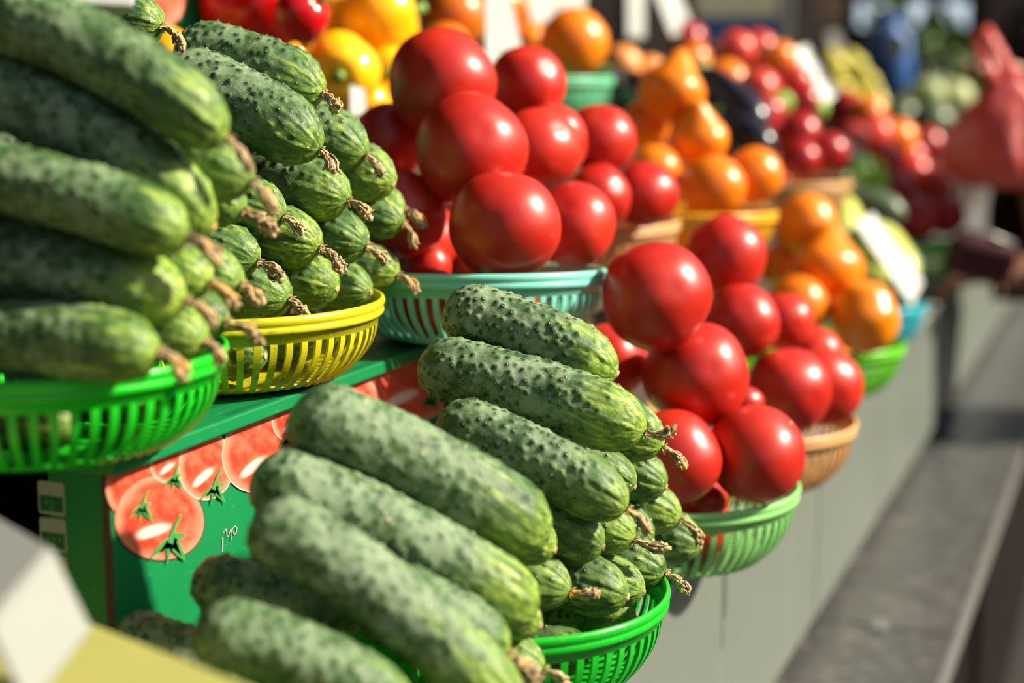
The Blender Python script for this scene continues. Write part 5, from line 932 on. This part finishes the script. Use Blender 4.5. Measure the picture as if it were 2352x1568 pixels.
# ------------------------------------------------------------------ shopper at the far end, mostly out of the picture
def skin(name, V, E, R, mat, parent=None, root=0, sub=2):
    me = bpy.data.meshes.new(name); me.from_pydata([tuple(v) for v in V], E, []); me.update()
    o = link(name, me, mat, parent, loc=(0, 0, 0) if parent else None)
    m = o.modifiers.new('skin', 'SKIN'); m.use_smooth_shade = True
    for i, r in enumerate(R):
        s = me.skin_vertices[0].data[i]; s.radius = r if hasattr(r, '__len__') else (r, r); s.use_root = (i == root)
    u = o.modifiers.new('sub', 'SUBSURF'); u.levels = sub; u.render_levels = sub
    return o
M['skinp'] = plain('skin', (.36, .17, .10), .45, var=.08); M['hair'] = plain('dark_hair', (.012, .007, .005), .45, nscale=200)
M['trouser'] = plain('grey_trousers', (.035, .035, .04), .8); M['shoe'] = plain('black_shoe', (.01, .01, .01), .4)
M['maroon'] = plain('maroon_leather', (.055, .006, .010), .4)
def lace():
    t = NT('black_speckled_cloth'); v = t.n.new('ShaderNodeTexVoronoi'); t.l.new(t.oco(), v.inputs['Vector']); v.inputs['Scale'].default_value = 34
    c = t.mix(t.ramp(v.outputs['Distance'], .30, .22), (.006, .005, .006), (.16, .11, .09)); t.P('Base Color', c); t.P('Roughness', .85); return t.m
M['lace'] = lace()
PX, PY = -.035, 2.68
per = empty('person', (PX, PY, 0), 'shopper in a black speckled top, holding a red carrier bag at the counter', 'person')
def q(x, y, z): return (x+.03-PX, y-PY, z)     # world -> person space
hb = (-0.1844,2.5622,1.3053); hp = (-0.1872,2.4635,1.0086)
Vb = [q(-.10, 2.68, .93), q(-.11, 2.68, 1.06), q(-.12, 2.67, 1.22), q(-.12, 2.67, 1.36), q(-.12, 2.665, 1.45), q(-.12, 2.655, 1.53), q(-.12, 2.645, 1.60), q(-.12, 2.65, 1.68),
      q(-.18, 2.67, 1.385), q(-.245, 2.67, 1.36), q(-.215, 2.69, 1.12), (hb[0]-PX-.006, hb[1]-PY+.035, hb[2]-.045), (hb[0]-PX, hb[1]-PY, hb[2]),           # 8-12 right arm
      q(-.06, 2.67, 1.385), q(.055, 2.67, 1.36), q(.09, 2.64, 1.10), (hp[0]-PX+.065, hp[1]-PY+.02, hp[2]+.012), (hp[0]-PX, hp[1]-PY, hp[2]),                # 13-17 left arm
      q(-.055, 2.68, .84), q(-.045, 2.68, .48), q(-.045, 2.69, .08), q(-.045, 2.60, .03), q(.055, 2.68, .84), q(.065, 2.68, .48), q(.075, 2.69, .08), q(.075, 2.60, .03)]
Eb = [(0,1),(1,2),(2,3),(3,4),(4,5),(5,6),(6,7),(3,8),(8,9),(9,10),(10,11),(11,12),(3,13),(13,14),(14,15),(15,16),(16,17),(0,18),(18,19),(19,20),(20,21),(0,22),(22,23),(23,24),(24,25)]
Rb = [.125,.115,.12,.10,.05,.055,.078,.062,.055,.048,.038,.026,.028,.055,.048,.038,.027,.028,.075,.052,.036,.028,.075,.052,.036,.028]
def hand(V, E, R, base, d, up, n0):
    """Five separate unequal fingers rooted at the palm vertex, curled downwards."""
    d = Vector(d).normalized(); s = d.cross(Vector(up)).normalized(); u = s.cross(d)
    pal = Vector(base)
    for k, (off, L, curl) in enumerate(((-.030, .058, .9), (-.011, .078, 1.0), (.008, .084, 1.05), (.026, .076, 1.1), (.040, .060, 1.2))):
        if k == 0: p = pal+s*-.022+d*.004; dv = (d*.55-s*.8).normalized()
        else: p = pal+s*off*.8+d*.034; dv = d.copy()
        prev = n0
        for j in range(4):
            V.append(tuple(p)); R.append((.0095, .0095) if j < 2 else (.008, .008)); E.append((prev, len(V)-1)); prev = len(V)-1
            p = p+dv*L/3; dv = (dv-u*curl*.35).normalized()
hand(Vb, Eb, Rb, Vb[12], (-.6, -.7, .25), (0, 0, 1), 12)
hand(Vb, Eb, Rb, Vb[17], (-.9, -.35, -.1), (0, 0, 1), 17)
body = skin('body', Vb, Eb, Rb, M['skinp'], per)
bl = skin('blouse', [q(-.10, 2.68, .885), q(-.11, 2.68, 1.02), q(-.12, 2.675, 1.18), q(-.12, 2.67, 1.34), q(-.12, 2.667, 1.42), q(-.20, 2.67, 1.385), q(-.245, 2.67, 1.36), q(-.217, 2.69, 1.14), (hb[0]-PX-.02, hb[1]-PY+.07, hb[2]-.10),
                      q(-.035, 2.67, 1.385), q(.06, 2.67, 1.36), q(.092, 2.64, 1.12), q(-.165, 2.67, .875), q(-.17, 2.67, 1.06), q(.02, 2.67, .92), q(.02, 2.67, 1.06)],
          [(0,1),(1,2),(2,3),(3,4),(3,5),(5,6),(6,7),(7,8),(3,9),(9,10),(10,11),(0,12),(1,13),(0,14),(1,15)],
          [.16,.155,.14,.115,.065,.07,.062,.06,.05,.07,.062,.058,.14,.13,.11,.11], M['lace'], per)
for sx, i in ((-1, 18), (1, 22)):
    skin('trouser_leg', [Vb[i], Vb[i+1], Vb[i+2]], [(0,1),(1,2)], [.088,.066,.055], M['trouser'], per)
    skin('shoe', [tuple(Vector(Vb[i+2])+Vector((0, .02, -.03))), tuple(Vector(Vb[i+3])+Vector((0, -.03, .005)))], [(0,1)], [(.04, .045), (.036, .03)], M['shoe'], per)
skin('hair', [q(-.12, 2.665, 1.705), q(-.12, 2.695, 1.66), q(-.12, 2.710, 1.58), q(-.12, 2.710, 1.48)], [(0,1),(1,2),(2,3)], [.078,.088,.080,.05], M['hair'], per)
mb = MB(); c_ = Vector(q(-.12, 2.558, 1.595)); mb.tube([c_+Vector((0, .012, .03)), c_+Vector((0, -.004, .0)), c_+Vector((0, -.008, -.012)), c_+Vector((0, .012, -.016))], [.006, .009, .012, .008], 10); mb.obj('nose', M['skinp'], per, True, loc=(0, 0, 0))
for sx in (-1, 1):
    mb = MB(); mb.lathe([(.0005, -.011), (.008, -.008), (.011, 0), (.008, .008), (.0005, .011)], 14, (0, 0, 0)); mb.obj('eye', M['white'], per, True, loc=Vector(q(-.12+sx*.031, 2.577, 1.622)))
mb = MB(); mb.tube([Vector(q(-.12-.024, 2.575, 1.553)), Vector(q(-.12, 2.566, 1.551)), Vector(q(-.12+.024, 2.575, 1.553))], [.003, .006, .003], 8); mb.obj('mouth', M['maroon'], per, True, loc=(0, 0, 0))
# red carrier bag held in the raised hand
def bagred():
    t = NT('thin_red_plastic'); n = t.noise(t.oco(), 30, 4); t.P('Base Color', t.mix(n, (.50, .03, .02), (.80, .13, .10))); t.P('Roughness', .35); t.P('Transmission Weight', .12); t.bump(n, .6, .01); return t.m
M['bag'] = bagred()
h = Vector(hb); bagr = empty('carrier_bag', Vector((-0.2001,2.4814,1.1361)), 'red plastic carrier bag hanging from the shopper\'s raised hand', 'bag')
mb = MB(); n = 40; prof = [(.012, .163), (.028, .148), (.053, .120), (.074, .085), (.080, .050), (.074, .022), (.048, .003), (.002, -.002)]; V = []
for (r_, z_) in prof:
    for k in range(n):
        a = 2*math.pi*k/n; w_ = 1+.09*math.cos(5*a+z_*30)+.05*math.cos(9*a)
        V.append((r_*w_*math.cos(a)*1.1, r_*w_*math.sin(a)*.8, z_))
mb.add(V, [(i*n+k, i*n+(k+1) % n, (i+1)*n+(k+1) % n, (i+1)*n+k) for i in range(len(prof)-1) for k in range(n)])
mb.obj('bag_body', M['bag'], bagr, True, loc=(0, 0, 0))
B0 = bagr.location
pts = [(-0.2097,2.4934,1.2838), (-0.2278,2.4908,1.3097), (-0.2420,2.4909,1.3421), (-0.2467,2.4937,1.3680), (-0.2385,2.4981,1.3738), (-0.2244,2.4998,1.3518), (-0.2067,2.5120,1.3195), (-0.1893,2.5267,1.3013)]
mb = MB(); mb.tube([Vector(p)-B0 for p in pts], [.010, .014, .016, .013, .012, .013, .012, .010], 10, .45); mb.obj('handle', M['bag'], bagr, True, loc=(0, 0, 0))
# purse in the other hand
pu = Vector((-0.2260,2.3774,1.0424)); pr_ = empty('purse', pu-Vector((0, 0, .035)), 'dark maroon purse in the shopper\'s lower hand', 'purse')
mb = MB(); mb.box((-.05, -.018, .0), (.05, .018, .062)); o = mb.obj('purse_body', M['maroon'], pr_, loc=(0, 0, 0), bevel=.012); o.rotation_euler = (.1, .25, .35)
mb = MB(); mb.tube([(-.04, 0, .0645), (0, .002, .070), (.04, 0, .0645)], .004, 8); o = mb.obj('clasp', M['steel'], pr_, True, loc=(0, 0, 0)); o.rotation_euler = (.1, .25, .35)

# ------------------------------------------------------------------ light, sky, camera
W_ = bpy.data.worlds.new('World'); SC.world = W_; W_.use_nodes = True
nt = W_.node_tree; bg = nt.nodes['Background']; sky = nt.nodes.new('ShaderNodeTexSky'); sky.sky_type = 'NISHITA'
sky.sun_disc = False; sky.sun_elevation = math.radians(36.5); sky.sun_rotation = math.radians(70); sky.air_density = 1.2; sky.dust_density = 2.5
nt.links.new(sky.outputs[0], bg.inputs[0]); bg.inputs[1].default_value = .085
sl = bpy.data.lights.new('sun', 'SUN'); sl.energy = 7.6; sl.angle = math.radians(3.0); sl.color = (1, .90, .74)
so = bpy.data.objects.new('sun', sl); COL.objects.link(so)
so.rotation_euler = Vector((.79, .28, .62)).to_track_quat('Z', 'Y').to_euler()
cam = bpy.data.cameras.new('camera'); co = bpy.data.objects.new('camera', cam); COL.objects.link(co); SC.camera = co
cam.sensor_width = 36; cam.lens = 36*3593/2352; cam.clip_start = .02
co.location = (0, 0, 1.3); co.rotation_euler = (math.pi/2-math.atan(604/3593), 0, math.radians(22))
cam.dof.use_dof = True; cam.dof.focus_distance = .875; cam.dof.aperture_fstop = 3.5; cam.dof.aperture_blades = 0
SC.view_settings.view_transform = 'Standard'; SC.view_settings.look = 'None'; SC.view_settings.exposure = .33; SC.view_settings.gamma = 1
